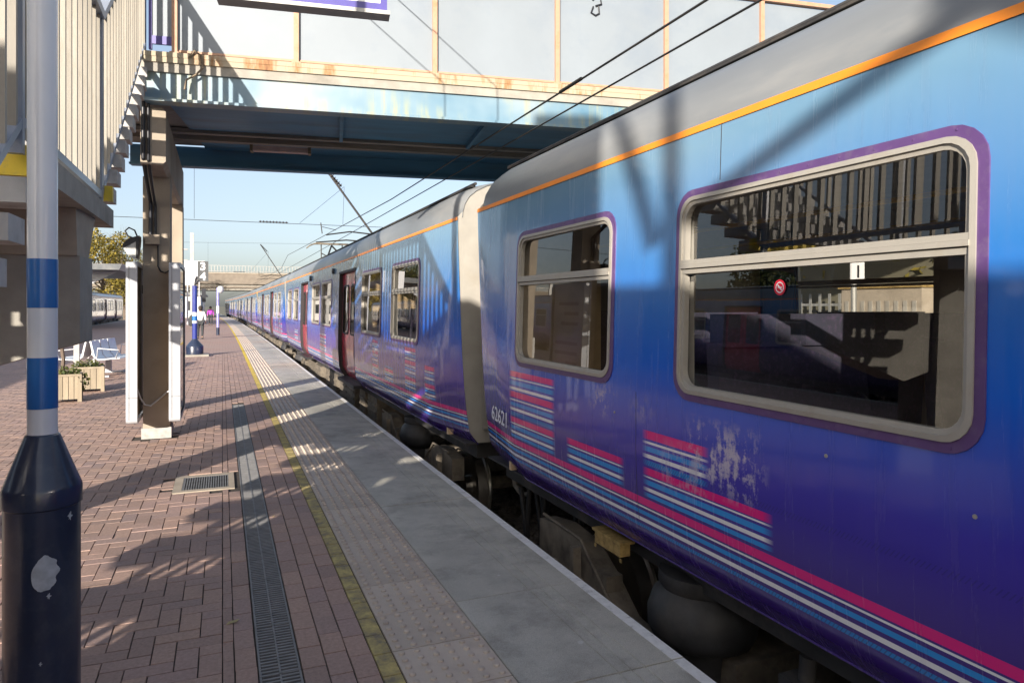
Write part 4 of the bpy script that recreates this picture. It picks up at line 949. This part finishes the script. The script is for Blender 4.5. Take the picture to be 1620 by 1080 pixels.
# stringers under the flights, longitudinal beam and hammerhead
for X0 in (-1.92,):
    mb = MB(); mb.hull8([(X0,5.9,LZ-.35),(X0+.34,5.9,LZ-.35),(X0+.34,8.9,4.02),(X0,8.9,4.02),(X0,5.9,LZ+.02),(X0+.34,5.9,LZ+.02),(X0+.34,8.9,4.33),(X0,8.9,4.33)]); smb('stringer', mb, M['concrete'])
    mb = MB(); mb.hull8([(X0,.75,0.001),(X0+.34,.75,0.001),(X0+.34,3.7,LZ-.42),(X0,3.7,LZ-.42),(X0,.75,.22),(X0+.34,.75,.22),(X0+.34,3.7,LZ-.14),(X0,3.7,LZ-.14)]); smb('stringer', mb, M['concrete'])
for sg_ in (1, -1):
    def mx(x): return x if sg_ == 1 else -3.5-x
    mb = MB(); mb.hull8([(mx(-1.75),4.86,1.09),(mx(-.79),4.86,1.38),(mx(-.77),5.16,1.38),(mx(-1.75),5.16,1.09),(mx(-1.75),4.86,1.90),(mx(-.79),4.86,1.90),(mx(-.77),5.16,1.90),(mx(-1.75),5.16,1.90)]); smb('hammerhead', mb, M['concrete'])
    mb = MB(); mb.hull8([(mx(-1.75),4.84,1.901),(mx(-.80),4.84,1.901),(mx(-.80),5.22,1.901),(mx(-1.75),5.22,1.901),(mx(-1.75),4.80,LZ-.132),(mx(-.80),4.80,LZ-.132),(mx(-.78),5.34,LZ-.132),(mx(-1.75),5.34,LZ-.132)]); smb('crosshead', mb, M['concrete_warm'])
sbox('pier', M['concrete'], -2.45, -2.1, 4.8, 5.22, 0, LZ-.133)
# balustrades: every bar its own object, sharing meshes
def bal(X, pts, right):
    """pts: list of (y, zbase) of the bottom rail; bars every 0.1 m"""
    H = 1.32
    for (ya, za), (yb_, zb_) in zip(pts, pts[1:]):
        n = max(1, int(round((yb_-ya)/.165))); sl = (zb_-za)/(yb_-ya)
        bm_ = MB(); bm_.box(-.025, .025, -.014, .014, .03, H-.02); me = bm_.mesh('bar', M['beige_bar'])
        for i in range(n):
            y_ = ya+(i+.5)*(yb_-ya)/n; put('bar', me, stc, (X+1.75, y_-4, za+sl*(y_-ya)))
        for nm, o0, o1, ww, mm in (('bottom_rail', 0, .045, .03, M['rail_grey']), ('handrail', H-.03, H+.03, .045, M['rail_grey'])):
            mb = MB(); mb.hull8([(X-ww,ya,za+o0),(X+ww,ya,za+o0),(X+ww,yb_,zb_+o0),(X-ww,yb_,zb_+o0),(X-ww,ya,za+o1),(X+ww,ya,za+o1),(X+ww,yb_,zb_+o1),(X-ww,yb_,zb_+o1)]); smb(nm, mb, mm)
        for y_, z_ in ((ya, za),)+(((yb_, zb_),) if (yb_, zb_) == pts[-1] else ()):
            mb = MB(); mb.box(X-.032, X+.032, y_-.02, y_+.02, z_-.12, z_+H); smb('balustrade_post', mb, M['rail_grey'])
for X, rt in ((-.83, True), (-2.68, False)):
    bal(X, [(.55, .28), (3.62, LZ+.07), (5.80, LZ+.07), (8.9, 4.56)], rt)

# ------------------------------------------------------------------ banded post in front of the stairs
lp = thing('lamp_post', 'blue and white banded post on a tall navy base, close to the camera at left', 'lamp post', (-.562, 2.79, 0))
NF = 16
obj('post', MB().lathe([(.0455,1.16),(.044,1.2),(.044,4.2)], 24), M['white_paint'], lp, 40)
for z0, z1 in ((1.256,1.427),(1.594,1.758)):
    b0 = MB(); n = 24
    for k in range(n):
        a, c_ = 2*pi*k/n, 2*pi*(k+1)/n; r0 = .0452
        b0.face([(r0*cos(a),r0*sin(a),z0),(r0*cos(c_),r0*sin(c_),z0),(r0*cos(c_),r0*sin(c_),z1),(r0*cos(a),r0*sin(a),z1)])
    obj('blue_band', b0, M['blue_band'], lp, 40)
obj('base_box', MB().lathe([(.112,0),(.112,.93),(.1175,.935),(.1175,.99),(.114,1.0),(.112,1.005),(.052,1.165),(.046,1.17)], 18), M['navy'], lp, 28)
obj('lamp_arm', MB().tube([(0,0,4.2),(0,0,4.6),(.3,.1,4.75),(.6,.2,4.75)], .03, 8), M['white_paint'], lp, 40)
def decal(name, pts, r0, m_, ac, zc_):
    mb = MB(); n = len(pts); nn = 5
    # concentric fan wrapped on the cylinder
    for i in range(n):
        j = (i+1) % n
        for q in range(nn):
            f0, f1 = q/nn, (q+1)/nn
            P = []
            for (u, w), f in ((pts[i], f0), (pts[i], f1), (pts[j], f1), (pts[j], f0)):
                a = ac+u*f/r0; P.append((r0*cos(a), r0*sin(a), zc_+w*f))
            mb.face(P)
    return obj(name, mb, m_, lp, fix=False)
rnd = random.Random(5)
st_ = [((.036+.004*sin(2*a+.5)+(.005*sin(9*a+1) if cos(a) > .2 else .001*sin(7*a)))*cos(a), (.058+.003*sin(5*a)+rnd.uniform(-.0015,.0015))*sin(a)) for a in [2*pi*k/56 for k in range(56)]]
AC_ = atan2(-2.79, .562)
decal('sticker_residue', st_, .1145, M['sticker'], AC_+.06, .73)
for (da, dz, sc) in ((.74,.90,.10), (.15,.655,.07), (-.05,.44,.05)):
    decal('paint_chip', [(x*sc*(1.2+1.6*(q_%3 == 0)), w*sc*(2.6-1.2*(q_%4 == 1))) for q_, (x, w) in enumerate(st_[::3])], .1135 if dz < .95 else .1185, M['sticker'], AC_+da, dz)

# ------------------------------------------------------------------ bench, planters, small posts
bn = thing('platform_bench', 'back-to-back perforated steel bench with arm loops behind the wooden planters', 'bench', (-2.62, 18.7, 0), R(82))
for s_ in (-1, 1):
    for i in range(3):
        mb = MB(); x0 = -.9+i*.6
        pr_ = [(.06*s_, .82), (.13*s_, .5), (.2*s_, .42), (.62*s_, .45), (.64*s_, .43), (.2*s_, .395), (.10*s_, .48), (.03*s_, .82)]
        mb.prism([(a, b2) for a, b2 in pr_], x0+.02, x0+.57); mb.xf(Matrix.Rotation(-pi/2, 4, 'Z')); obj('seat', mb, M['steel'], bn, 40)
for x0 in (-.9, .9):
    for s_ in (-1, 1):
        mb = MB(); mb.tube([(x0, .55*s_, .44), (x0, .62*s_, .62), (x0, .2*s_, .66), (x0, .18*s_, .44)], .014, 8); obj('armrest', mb, M['steel'], bn, 40)
for x0 in (-.6, .6):
    mb = MB(); mb.box(x0-.04, x0+.04, -.06, .06, .03, .42); mb.box(x0-.05, x0+.05, -.35, .35, 0, .035); obj('leg', mb, M['frame_white'], bn)
def leafball(n, rx, ry, rz_, size, flop=.0):
    mb = MB()
    for _ in range(n):
        a = random.uniform(0, 2*pi); u = random.uniform(-1, 1); r_ = random.random()**.4
        p = Vector((rx*r_*cos(a)*math.sqrt(1-u*u), ry*r_*sin(a)*math.sqrt(1-u*u), rz_*r_*u))
        q = Matrix.Rotation(random.uniform(0, pi), 3, Vector((random.uniform(-1,1), random.uniform(-1,1), random.uniform(-1,1))).normalized())
        s_ = size*random.uniform(.6, 1.3)
        mb.face([p+q@Vector(v) for v in ((-s_,0,0),(0,-s_*.5,s_*.15),(s_,0,0),(0,s_*.5,s_*.15))])
    return mb
for (X, Y, w, h, rz, lab) in ((-2.43, 13.75, .40, .46, .12, 'smaller slatted wooden planter box nearer the camera'), (-2.36, 15.3, .50, .46, .12, 'wider slatted wooden planter box behind the smaller one')):
    pt = thing('planter', lab, 'planter', (X, Y, 0), rz, 'wooden planters by the bench')
    for s_ in (-1, 1):
        for k in range(5):
            a = -w/2+k*w/5
            obj('slat', box(a+.004, a+w/5-.004, s_*w/2-.01, s_*w/2+.01, .05, h-.03), M['wood'], pt)
            obj('slat', box(s_*w/2-.01, s_*w/2+.01, a+.004, a+w/5-.004, .05, h-.03), M['wood'], pt)
        for t in (-1, 1): obj('corner_post', box(s_*w/2-.03, s_*w/2+.03, t*w/2-.03, t*w/2+.03, 0, h), M['wood'], pt)
    mb = MB(); mb.box(-w/2-.02, w/2+.02, -w/2-.02, -w/2+.03, h-.03, h+.005); mb.box(-w/2-.02, w/2+.02, w/2-.03, w/2+.02, h-.03, h+.005); mb.box(-w/2-.02,-w/2+.03,-w/2+.03,w/2-.03,h-.03,h+.005); mb.box(w/2-.03,w/2+.02,-w/2+.03,w/2-.03,h-.03,h+.005); obj('rim', mb, M['wood'], pt)
    obj('soil', box(-w/2+.02, w/2-.02, -w/2+.02, w/2-.02, h-.1, h-.05), M['joint'], pt)
    mb = leafball(260, w*.55, w*.55, .10, .035); mb.xf(Matrix.Translation((0,0,h+.02)))
    o = tag(obj('potted_plant', mb, M['leaf_g'], None, fix=False), 'low leafy plant growing in the %s planter' % ('smaller' if w < .45 else 'wider'), 'plant'); o.location = (X, Y, 0)
mb = leafball(120, .12, .12, .2, .035); o = tag(obj('trailing_plant', mb, M['leaf_g'], None, fix=False), 'trailing leaves spilling over the right side of the smaller planter', 'plant'); o.location = (-2.2, 13.65, .35)
tr = MB(); tr.tube([(0,0,.4),(.02,0,.7),(-.02,.02,1.0)], .03, 7); o = tag(obj('bare_stem', tr, M['bark']), 'dark bare stem standing in the smaller planter', 'plant'); o.location = (-2.5, 13.8, 0)
ps = MB(); ps.box(-.05, .05, -.05, .05, 0, 1.05); o = tag(obj('short_post', ps, M['mast']), 'grey square post between the wider planter and the bench', 'post'); o.location = (-2.75, 16.6, 0)
# left shelter canopy on the platform
cn = thing('platform_canopy', 'white winged platform canopy on a central post, below the autumn trees', 'canopy', (-9.2, 64, 0))
mb = MB(); mb.hull8([(-2.6,-9,4.1),(2.6,-9,4.1),(2.6,9,4.1),(-2.6,9,4.1),(-2.8,-9.2,4.5),(2.8,-9.2,4.5),(2.8,9.2,4.5),(-2.8,9.2,4.5)]); obj('canopy_roof', mb, M['roof'], cn)
for yy in (-6.5,):
    mb = MB(); mb.box(-.12,.12,yy-.12,yy+.12,0,4.1); obj('post', mb, M['frame_white'], cn)
    mb = MB(); mb.hull8([(-.1,yy-.08,2.9),(.1,yy-.08,2.9),(.1,yy+.08,2.9),(-.1,yy+.08,2.9),(-2.2,yy-.08,4.09),(2.2,yy-.08,4.09),(2.2,yy+.08,4.09),(-2.2,yy+.08,4.09)]); obj('brace', mb, M['frame_white'], cn)

# platform sign totem "3 4"
tt = thing('platform_totem', 'navy totem post on a cone base with grey platform signs 3 and 4', 'sign post', (-.82, 24.6, 0))
obj('base_slab', box(-.42,.42,-.42,.42,0,.06), M['concrete'], tt)
obj('base_cone', MB().lathe([(.26,.06),(.26,.30),(.24,.34),(.09,.52),(.08,.55)], 16), M['navy'], tt, 30)
obj('post', MB().lathe([(.075,.5),(.075,2.25)], 16), mat('blue post paint', (.025,.04,.22), .3, bmp=0), tt, 40)
for z0, z1, m_ in ((1.05,1.13,M['white_paint']),(1.13,1.28,M['blue_band']),(1.28,1.40,M['white_paint'])): obj('band', MB().lathe([(.078,z0),(.078,z1)], 16), m_, tt, 40)
mb = MB(); mb.tube([(0,0,2.25),(.02,0,2.45),(.06,0,2.55)], .03, 6); mb.tube([(0,0,2.3),(.12,0,2.42)], .04, 6); obj('bracket', mb, M['black_plastic'], tt)
mb = MB(); mb.hull8([(-.30,.02,2.28),(.0,.02,2.28),(.0,.06,2.28),(-.30,.06,2.28),(-.30,.02,3.05),(.3,.02,3.05),(.3,.06,3.05),(-.30,.06,3.05)]); obj('sign_board', mb, M['signwhite'], tt)
for ch, zz in (('3', 2.74), ('4', 2.42)):
    p = obj('number_plate', box(.08,.40,-.02,.0,zz-.02,zz+.30), M['signgrey'], tt); text('numeral', ch, .34, M['signwhite'], p, (.24,-.024,zz+.02), (R(90),0,0), .001, 'CENTER', .012)
# CCTV post
cc = thing('camera_post', 'slender lilac post with a white dome camera on top beyond the totem', 'camera post', (-.19+bend(41), 41.7, 0))
obj('post', MB().lathe([(.07,0),(.07,2.6)], 12), mat('lilac post paint', (.25,.25,.50), .4, bmp=0), cc, 40); obj('foot', MB().lathe([(.085,0),(.085,.42)], 12), M['navy'], cc, 40)
obj('band', MB().lathe([(.074,1.2),(.074,1.6)], 12), M['white_paint'], cc, 40)
obj('dome_camera', MB().lathe([(.05,2.3),(.15,2.4),(.17,2.55),(.12,2.68),(.05,2.7)], 14, (.13,0)), M['frame_white'], cc, 50)

# ------------------------------------------------------------------ people
def skinmesh(name, verts, edges, radii, m_, parent, sub=2):
    bm = bmesh.new(); ly = bm.verts.layers.skin.verify(); vs = []
    for p, r_ in zip(verts, radii):
        v = bm.verts.new(p); v[ly].radius = (r_, r_) if not isinstance(r_, tuple) else r_; vs.append(v)
    vs[0][ly].use_root = True
    for a, c_ in edges: bm.edges.new((vs[a], vs[c_]))
    me = bpy.data.meshes.new(name); bm.to_mesh(me); bm.free(); me.materials.append(m_)
    o = put(name, me, parent); k = o.modifiers.new('skin', 'SKIN'); k.use_smooth_shade = True
    o.modifiers.new('sub', 'SUBSURF').levels = 1; o.modifiers['sub'].render_levels = sub; return o
def person(loc, rz, h, top, legs, label, bag=None, arms='down'):
    p = thing('person', label, 'person', loc, rz); s_ = h/1.7
    J = {'pel':(0,0,.92),'wai':(0,0,1.05),'che':(0,.01,1.28),'nec':(0,.01,1.43),'hea':(0,-.02,1.50),'top':(0,-.02,1.62),
         'hl':(.09,0,.88),'kl':(.11,-.10,.50),'al':(.11,.0,.09),'tl':(.12,-.14,.04),'hr':(-.09,0,.88),'kr':(-.10,.04,.49),'ar':(-.10,.20,.12),'tr':(-.11,.10,.04),
         'sl':(.17,.01,1.38),'el':(.25,.03,1.10),'wl':(.25,-.10,.88),'fl':(.25,-.14,.80),'sr':(-.17,.01,1.38),'er':(-.25,.04,1.10),'wr':(-.24,-.08,.88),'fr':(-.24,-.12,.80)}
    if arms == 'up': J['el'] = (.33,-.02,1.22); J['wl'] = (.22,-.08,1.42); J['fl'] = (.14,-.08,1.45)
    K = list(J); V = [tuple(c_*s_ for c_ in J[k]) for k in K]; ix = {k: i for i, k in enumerate(K)}
    rad = dict(pel=.13,wai=.115,che=.14,nec=.05,hea=.085,top=.075,hl=.09,kl=.06,al=.04,tl=.035,hr=.09,kr=.06,ar=.04,tr=.035,sl=.06,el=.042,wl=.03,fl=.035,sr=.06,er=.042,wr=.03,fr=.035)
    E = [('pel','wai'),('wai','che'),('che','nec'),('nec','hea'),('hea','top'),('pel','hl'),('hl','kl'),('kl','al'),('al','tl'),('pel','hr'),('hr','kr'),('kr','ar'),('ar','tr'),('che','sl'),('sl','el'),('el','wl'),('wl','fl'),('che','sr'),('sr','er'),('er','wr'),('wr','fr')]
    skinmesh('body', V, [(ix[a], ix[c_]) for a, c_ in E], [rad[k]*s_ for k in K], M['skin'], p)
    def sub(name, keys, grow, m_):
        kk = [k for k in keys]; id_ = {k: i for i, k in enumerate(kk)}
        skinmesh(name, [V[ix[k]] for k in kk], [(id_[a], id_[c_]) for a, c_ in E if a in id_ and c_ in id_], [(rad[k]*grow+.008)*s_ for k in kk], m_, p)
    sub('jacket', ['pel','wai','che','sl','el','wl','sr','er','wr'], 1.15, top); sub('trousers', ['pel','hl','kl','al','hr','kr','ar'], 1.12, legs)
    for a in ('tl', 'tr'):
        q = V[ix[a]]; mb = MB(); mb.box(q[0]-.045, q[0]+.045, q[1]-.05, q[1]+.17, 0, .09); obj('shoe', mb, M['black'], p)
    hb = MB(); c_ = V[ix['top']]; hb.lathe([(.02,.12*s_),(.07,.105*s_),(.098,.05*s_),(.10,-.01),(.085,-.09),(.06,-.13)], 12); hb.xf(Matrix.Translation((c_[0], c_[1]+.02, c_[2]))); obj('hair', hb, M['hair'], p, 60)
    return p
person((-.97+bend(37), 37.2, 0), pi, 1.58, M['cloth_white'], M['cloth_dark'], 'person in a white top and dark trousers walking away beside the totem', arms='up')
bgx = MB(); bgx.lathe([(.10,.62),(.15,.7),(.16,.95),(.12,1.1),(.03,1.18)], 12); o = tag(obj('shoulder_bag', bgx, M['cloth_dark'], None, 40), 'dark bag hanging at the side of the person in white', 'bag'); o.location = (-1.33+bend(37), 37.1, 0)
person((-.69+bend(64), 64, 0), 0, 1.55, M['cloth_purple'], M['cloth_dark'], 'person in a purple jacket and dark trousers walking towards the camera')

# ------------------------------------------------------------------ overhead line
ow = thing('overhead_wires', 'pair of dark contact wires running along the track above the train roofs', 'overhead wire', (3.2, 0, 3.7))
def wire_pts(x, z, y0, y1, sag=.03):
    P = []; y_ = y0
    while y_ < y1: P.append((x+bend(y_)-3.2, y_, z-3.7+sag*sin(y_*.5))); y_ += 4
    return P
obj('contact_wire', MB().tube(wire_pts(3.45, 3.72, -6, 150, 0), .009, 6), M['wire'], ow, 60)
obj('catenary_wire', MB().tube([(p[0], p[1], p[2]+max(0, (p[1]-14))*.02*(1 if p[1] < 40 else 0)) for p in wire_pts(3.16, 3.76, -6, 150, 0)], .010, 6), M['wire'], ow, 60)
obj('splice', MB().tube([(-.04,5.9,.065),(-.04,6.35,.065)], .018, 8), M['wire'], ow, 50)
def insul(mb, a, b2, n=7, r=.06):
    a, b2 = Vector(a), Vector(b2)
    for i in range(n):
        p = a+(b2-a)*(i+.3)/n; q = a+(b2-a)*(i+.62)/n; mb.tube([p, (p+q)/2, q], [r*.45, r, r*.45], 8, 1)
    mb.tube([a, b2], r*.3, 6)
def headspan(Y, zl, zu, x0, x1, label, big=True):
    hs = thing('headspan', label, 'headspan', (bend(Y), Y, zl))
    mb = MB(); mb.tube([(x0,0,0),((x0+x1)/2,0,-.05),(x1,0,0)], .010, 6); obj('lower_span_wire', mb, M['wire'], hs)
    mb = MB(); mb.tube([(x0,0,zu-zl+.3),((x0+x1)/2,0,zu-zl-.1),(x1,0,zu-zl+.3)], .010, 6); obj('upper_span_wire', mb, M['wire'], hs)
    mb = MB(); insul(mb, (1.2,0,0), (2.2,0,0), 9, .05); insul(mb, (6.0,0,0), (6.8,0,0), 8, .05); obj('span_insulator', mb, [M['wire'], M['insul']], hs, 50)
    mb = MB(); mb.tube([(3.5,0,zu-zl-.05),(5.6,0,-.75)], .042, 6); obj('strut', mb, M['under'], hs); mb = MB(); insul(mb, (3.5,0,zu-zl-.05),(4.1,0,zu-zl-.05-.65), 8, .10); obj('strut_insulator', mb, [M['wire'], M['insul']], hs, 50)
    mb = MB(); mb.tube([(5.2,0,-.3),(4.4,-.1,-.25),(3.5,-.3,-.42)], .028, 6); mb.tube([(5.3,0,-.6),(4.3,.1,-.55),(3.2,.2,-.66)], .028, 6); mb.tube([(3.35,0,.05),(3.4,0,-.35)], .02, 6); mb.tube([(3.4,0,-.1),(3.9,0,-.2)], .012, 5); obj('registration_arm', mb, M['wire'], hs)
    for a_, b2_ in (((2.6,0,0),(4.2,0,zu-zl-.7)), ((4.15,0,0),(4.2,0,zu-zl-.7)), ((-.9,0,0),(-.9,0,zu-zl))): obj('dropper', MB().tube([a_, b2_], .006, 4), M['wire'], hs)
headspan(26.5, 4.62, 6.75, -22, 14, 'nearer span wire with brown insulators across the tracks, framed by the footbridge')
headspan(68, 4.7, 7.3, -24, 16, 'farther span wire assembly seen small above the distant carriages')
for (X, Y, h, w, lab) in ((-2.0, 60, 7.3, .13, 'grey overhead line mast standing behind the totem sign'), (-23.5, 26.5, 8, .15, 'grey mast at the left end of the nearer span wire'), (15.5, 26.5, 8, .15, 'grey mast at the right end of the nearer span wire'), (-25, 68, 8, .15, 'grey mast at the left end of the farther span wire'), (16, 68, 8, .15, 'grey mast at the right end of the farther span wire')):
    mb = MB(); mb.box(-w, w, -w, -w+.03, 0, h); mb.box(-w, w, w-.03, w, 0, h); mb.box(-.02, .02, -w+.03, w-.03, 0, h); o = tag(obj('overhead_mast', mb, M['mast']), lab, 'mast', 'overhead line masts'); o.location = (X+bend(Y), Y, 0 if X > -9 and X < 2 else -1.3)
for i, (X, Y, h, side, lab) in enumerate(((-2.9, 55, 5.6, 1, 'slim white platform lamp column left of the totem'), (-2.5, 66, 5.5, -1, 'slim white lamp column behind the overhead mast'), (-2.2, 80, 5.5, 1, 'slim white lamp column beyond the walking people'), (-3.4, 48, 5.2, -1, 'slim white lamp column nearest the poster case'), (-1.9, 95, 5.5, -1, 'slim white lamp column farthest along the platform'))):
    t_ = thing('platform_lamp', lab, 'lamp', (X+bend(Y), Y, 0), 0, 'slim white lamps along the platform')
    obj('column', MB().lathe([(.07,0),(.05,h)], 8), M['frame_white'], t_, 40); obj('lantern', MB().box(*sorted((side*.0, side*.75)), -.08, .08, h, h+.08), M['mast'], t_)
sgn = thing('track_signal', 'black colour light signal on a white pole beyond the person in purple', 'signal', (-1.3+bend(75), 75, 0))
obj('pole', MB().lathe([(.06,0),(.06,3)], 8), M['frame_white'], sgn, 40); obj('signal_head', box(-.18,.18,-.1,.1,2.0,3.3), M['black_plastic'], sgn)
# far platform building and hoardings
hb_ = thing('platform_building', 'low white platform building far along, behind the walking people', 'building', (-4.2+bend(105), 105, 0))
obj('wall', box(-2.6, 2.4, 0, 22, 0, 3.1), M['asphalt_white'], hb_); obj('roof', box(-3.2, 3.0, -.6, 22.6, 3.1, 3.35), M['roof'], hb_)
for k in range(3): w_ = obj('window', box(-2.1+k*1.5, -1.0+k*1.5, -.03, 0, 1.0, 2.3), M['darkglass'], hb_)

# ------------------------------------------------------------------ road bridge in the distance
rb = thing('road_bridge', 'tan masonry road bridge with white railings crossing the railway in the distance', 'bridge', (0, 158, 0), R(2))
obj('parapet', box(-70, 60, 0, .4, 6.6, 8.4), M['farstone'], rb); obj('coping', box(-70, 60, -.15, .45, 8.4, 8.6), M['concrete_warm'], rb)
obj('ledge', box(-70, 60, -.4, .5, 6.2, 6.6), M['farstone'], rb); obj('deck_beam', box(-70, 60, .2, 10, 4.9, 6.2), M['concrete'], rb)
obj('lower_beam', box(-70, 60, -.25, .2, 5.4, 5.8), M['farstone'], rb)
for X in (-42, -17, -7.2, 10, 30): obj('pier', box(X-.9, X+.9, 1.2, 9, -1.3, 4.9), M['concrete'], rb)
rl = MB(); rl.box(-70, 60, .1, .16, 10.0, 10.1); rl.box(-70, 60, .1, .16, 8.8, 8.9); xx = -70
while xx < 60: rl.box(xx, xx+.12, .1, .16, 8.6, 10.0); xx += .6
obj('railing', rl, M['mast'], rb, kind='stuff')
em = MB(); em.box(-75, -48, 1, 60, -1.3, 6); em.box(14, 70, -3, 60, -1.3, 6.0); obj('embankment', em, M['ground'], kind='structure')
sh = MB(); sh.box(-14, -8.8, 175, 176, 0, 7); 
# ------------------------------------------------------------------ trees, fences and far platforms around, unseen shade caster added
def tree_mesh(seed, n, h, rad, leaf, col, bare=False):
    rnd = random.Random(seed); tk = MB(); tk.tube([(0,0,0),(.1,.05,h*.3),(0,0,h*.6)], [.28,.2,.1], 8)
    lobes = []
    for k in range(15):
        a = rnd.uniform(0, 2*pi); rr = rnd.uniform(.2, .75)*rad; z = h*rnd.uniform(.28, .92)
        rr *= 1.15-.7*abs(z/h-.5); p = (rr*cos(a), rr*sin(a), z); lobes.append((p, rad*rnd.uniform(.25,.45)))
        tk.tube([(0,0,h*.2+z*.25), (p[0]*.5, p[1]*.5, z*.8), p], [.09,.05,.02], 5)
        if bare:
            for q in range(14):
                e = Vector(p)+Vector((rnd.gauss(0,1), rnd.gauss(0,1), abs(rnd.gauss(0,1))+.3))*rad*.3; tk.tube([p, e], [.02,.006], 3)
    cr = MB()
    for i in range(n):
        p, r_ = lobes[rnd.randrange(len(lobes))]
        d = Vector((rnd.gauss(0,1), rnd.gauss(0,1), rnd.gauss(0,1))).normalized()*r_*rnd.random()**.35
        c_ = Vector(p)+d; q = Matrix.Rotation(rnd.uniform(0, pi), 3, Vector((rnd.uniform(-1,1), rnd.uniform(-1,1), rnd.uniform(-1,1))).normalized()); s_ = leaf*rnd.uniform(.6,1.4)
        cr.face([c_+q@Vector(v) for v in ((-s_,0,0),(0,-s_*.6,0),(s_,0,0),(0,s_*.6,0))])
    return tk.mesh('trunk', M['bark'], 60), cr.mesh('crown', col, fix=False)
TM = [tree_mesh(1, 5000, 11, 4.6, .16, M['leaf_y']), tree_mesh(2, 5000, 10, 4.2, .15, M['leaf_g']), tree_mesh(3, 1500, 12, 4.0, .12, M['leaf_y'], True), tree_mesh(4, 3500, 5.5, 3.6, .13, M['leaf_y'])]
def tree(k, x, y, s, lab, group='trees beyond the far platform', z=-1.3):
    t_ = thing('autumn_tree', lab, 'tree', (x, y, z), random.uniform(0, 6), group); t_.scale = (s,)*3
    put('trunk', TM[k][0], t_); put('crown', TM[k][1], t_); return t_
tree(0, -17.6, 128, 1.35, 'yellow green tree above the canopy, between the staircase landing and the wall lamp', z=-1)
tree(2, -15.6, 140, 1.3, 'bare twiggy tree right of the yellow green one, behind the wall lamp', z=-1)
tree(1, -22.5, 122, 1.35, 'darker green tree to the left behind the landing pier', z=-1)
tree(0, -17, 150, 1.2, 'yellow tree farther back above the left train', z=-1)
for i in range(12):
    tree(3 if i % 3 else 1, -20.5-random.random()*2, -12+i*4.6, .75+.2*random.random(), ['first','second','third','fourth','fifth','sixth','seventh','eighth','ninth','tenth','eleventh','twelfth'][i]+' autumn shrub tree from the near end of the row behind the far train', 'shrub trees in the row behind the far train')
for i in range(7):
    tree(3, 16.5+random.random()*1.5, -6+i*5.2, .95+.2*random.random(), ['first','second','third','fourth','fifth','sixth','seventh','eighth','ninth','tenth','eleventh','twelfth'][i]+' autumn shrub tree from the near end of the row beyond the standing train', 'shrub trees in the row beyond the standing train')
pf = thing('palisade_fence', 'grey palisade fence along the far side of the far train', 'fence', (-17.6, 0, -1.3))
mb = MB(); y_ = -20
pmesh = MB(); pmesh.box(-.01,.01,-.035,.035,0,2.4); pm_ = pmesh.mesh('pale', M['mast'])
for i in range(170): put('pale', pm_, pf, (0, -20+i*.3, 0))
obj('rail', MB().box(.012,.05,-20,31,.5,.56).box(.012,.05,-20,31,1.9,1.96), M['mast'], pf)
fp = MB(); fp.box(-17.3, -12.85, -20, 60, -1.3, 0); obj('far_platform', fp, M['slab'], kind='structure')
o_ = MB(); o_.box(8.4, 14.5, -20, 60, -1.3, .0); obj('east_platform', o_, M['slab'], kind='structure')
cbn = thing('equipment_cabinet', 'cream slatted equipment cabinet on the far right platform, seen through the nearest train window', 'cabinet', (12.4, 9.9, 0))
obj('cabinet_body', box(-.5,.5,-.9,.9,0,1.95), M['concrete_warm'], cbn); obj('cabinet_lid', box(-.55,.55,-.95,.95,1.95,2.02), M['rust_box'], cbn)
for k in range(9): obj('slat', box(-.52,-.502,-.8+k*.19,-.72+k*.19,.2,1.7), M['gangway'], cbn)
sp_ = thing('platform_one_sign', 'white sign with black figure 1 on a grey post, seen through the nearest train window', 'sign', (10.6, 9.35, 0))
obj('post', MB().lathe([(.05,0),(.05,2.2)], 10), M['mast'], sp_, 40); pl_ = obj('sign_plate', box(-.16,.16,-.09,-.06,2.05,2.42), M['signwhite'], sp_); text('numeral', '1', .3, M['black_plastic'], pl_, (0,-.095,2.12), (R(90),0,0), .001, 'CENTER', .01)
f2 = thing('railing_fence', 'grey vertical bar railing along the back of the far right platform', 'fence', (13.6, 0, 0))
for i in range(110): put('pale', pm_, f2, (0, -8+i*.3, -.5))
obj('rail', MB().box(.012,.05,-8,25,.3,.36).box(.012,.05,-8,25,1.6,1.66), M['mast'], f2)

# unseen building form added behind the camera to shade the near platform and train
sb = thing('added_shade_caster', 'unseen tan brick building form added behind the stairs and the camera, shading the train side', 'building', (-5.2, -6.5, 0))
obj('wall', box(1.0, 1.9, -5, 5.0, 0, 3.55), M['brickwall'], sb)
mb = MB(); yz = [(-5.2,3.56),(-5.2,4.05),(5.4,4.10),(7.2,3.10),(7.2,2.95),(6.35,3.3),(6.3,3.56)]; b0 = 0  # eave slope shaped so its shadow edge slants across the second carriage
mb.prism([(y_, z_) for y_, z_ in yz], -2.05, -.9); mb.xf(Matrix.Rotation(pi/2, 4, 'Z')); obj('roof', mb, M['roof'], sb)
obj('shade_stack', box(1.0, 1.9, 2.6, 3.5, 4.08, 7.5), M['brickwall'], sb)  # tall block added to throw a dark band up the nearest carriage
for a_, b2_ in (((1.8,1.75,4.1),(1.8,1.75,5.4)), ((1.8,1.85,4.45),(1.8,.1,5.05)), ((1.8,1.9,4.4),(1.8,2.4,5.5)), ((1.8,-1.2,4.1),(1.8,.3,5.1))): obj('shade_strut', MB().tube([a_, b2_], .05, 8), M['mast'], sb)  # tubes added to cast diagonal shadow streaks on the upper coach side
obj('door', box(1.9, 1.94, 0, 1, 0, 2.1), M['rail_grey'], sb)
for k in range(3): obj('window', box(1.9, 1.93, -4+k*1.3, -3.1+k*1.3, 1.0, 2.4), M['darkglass'], sb)
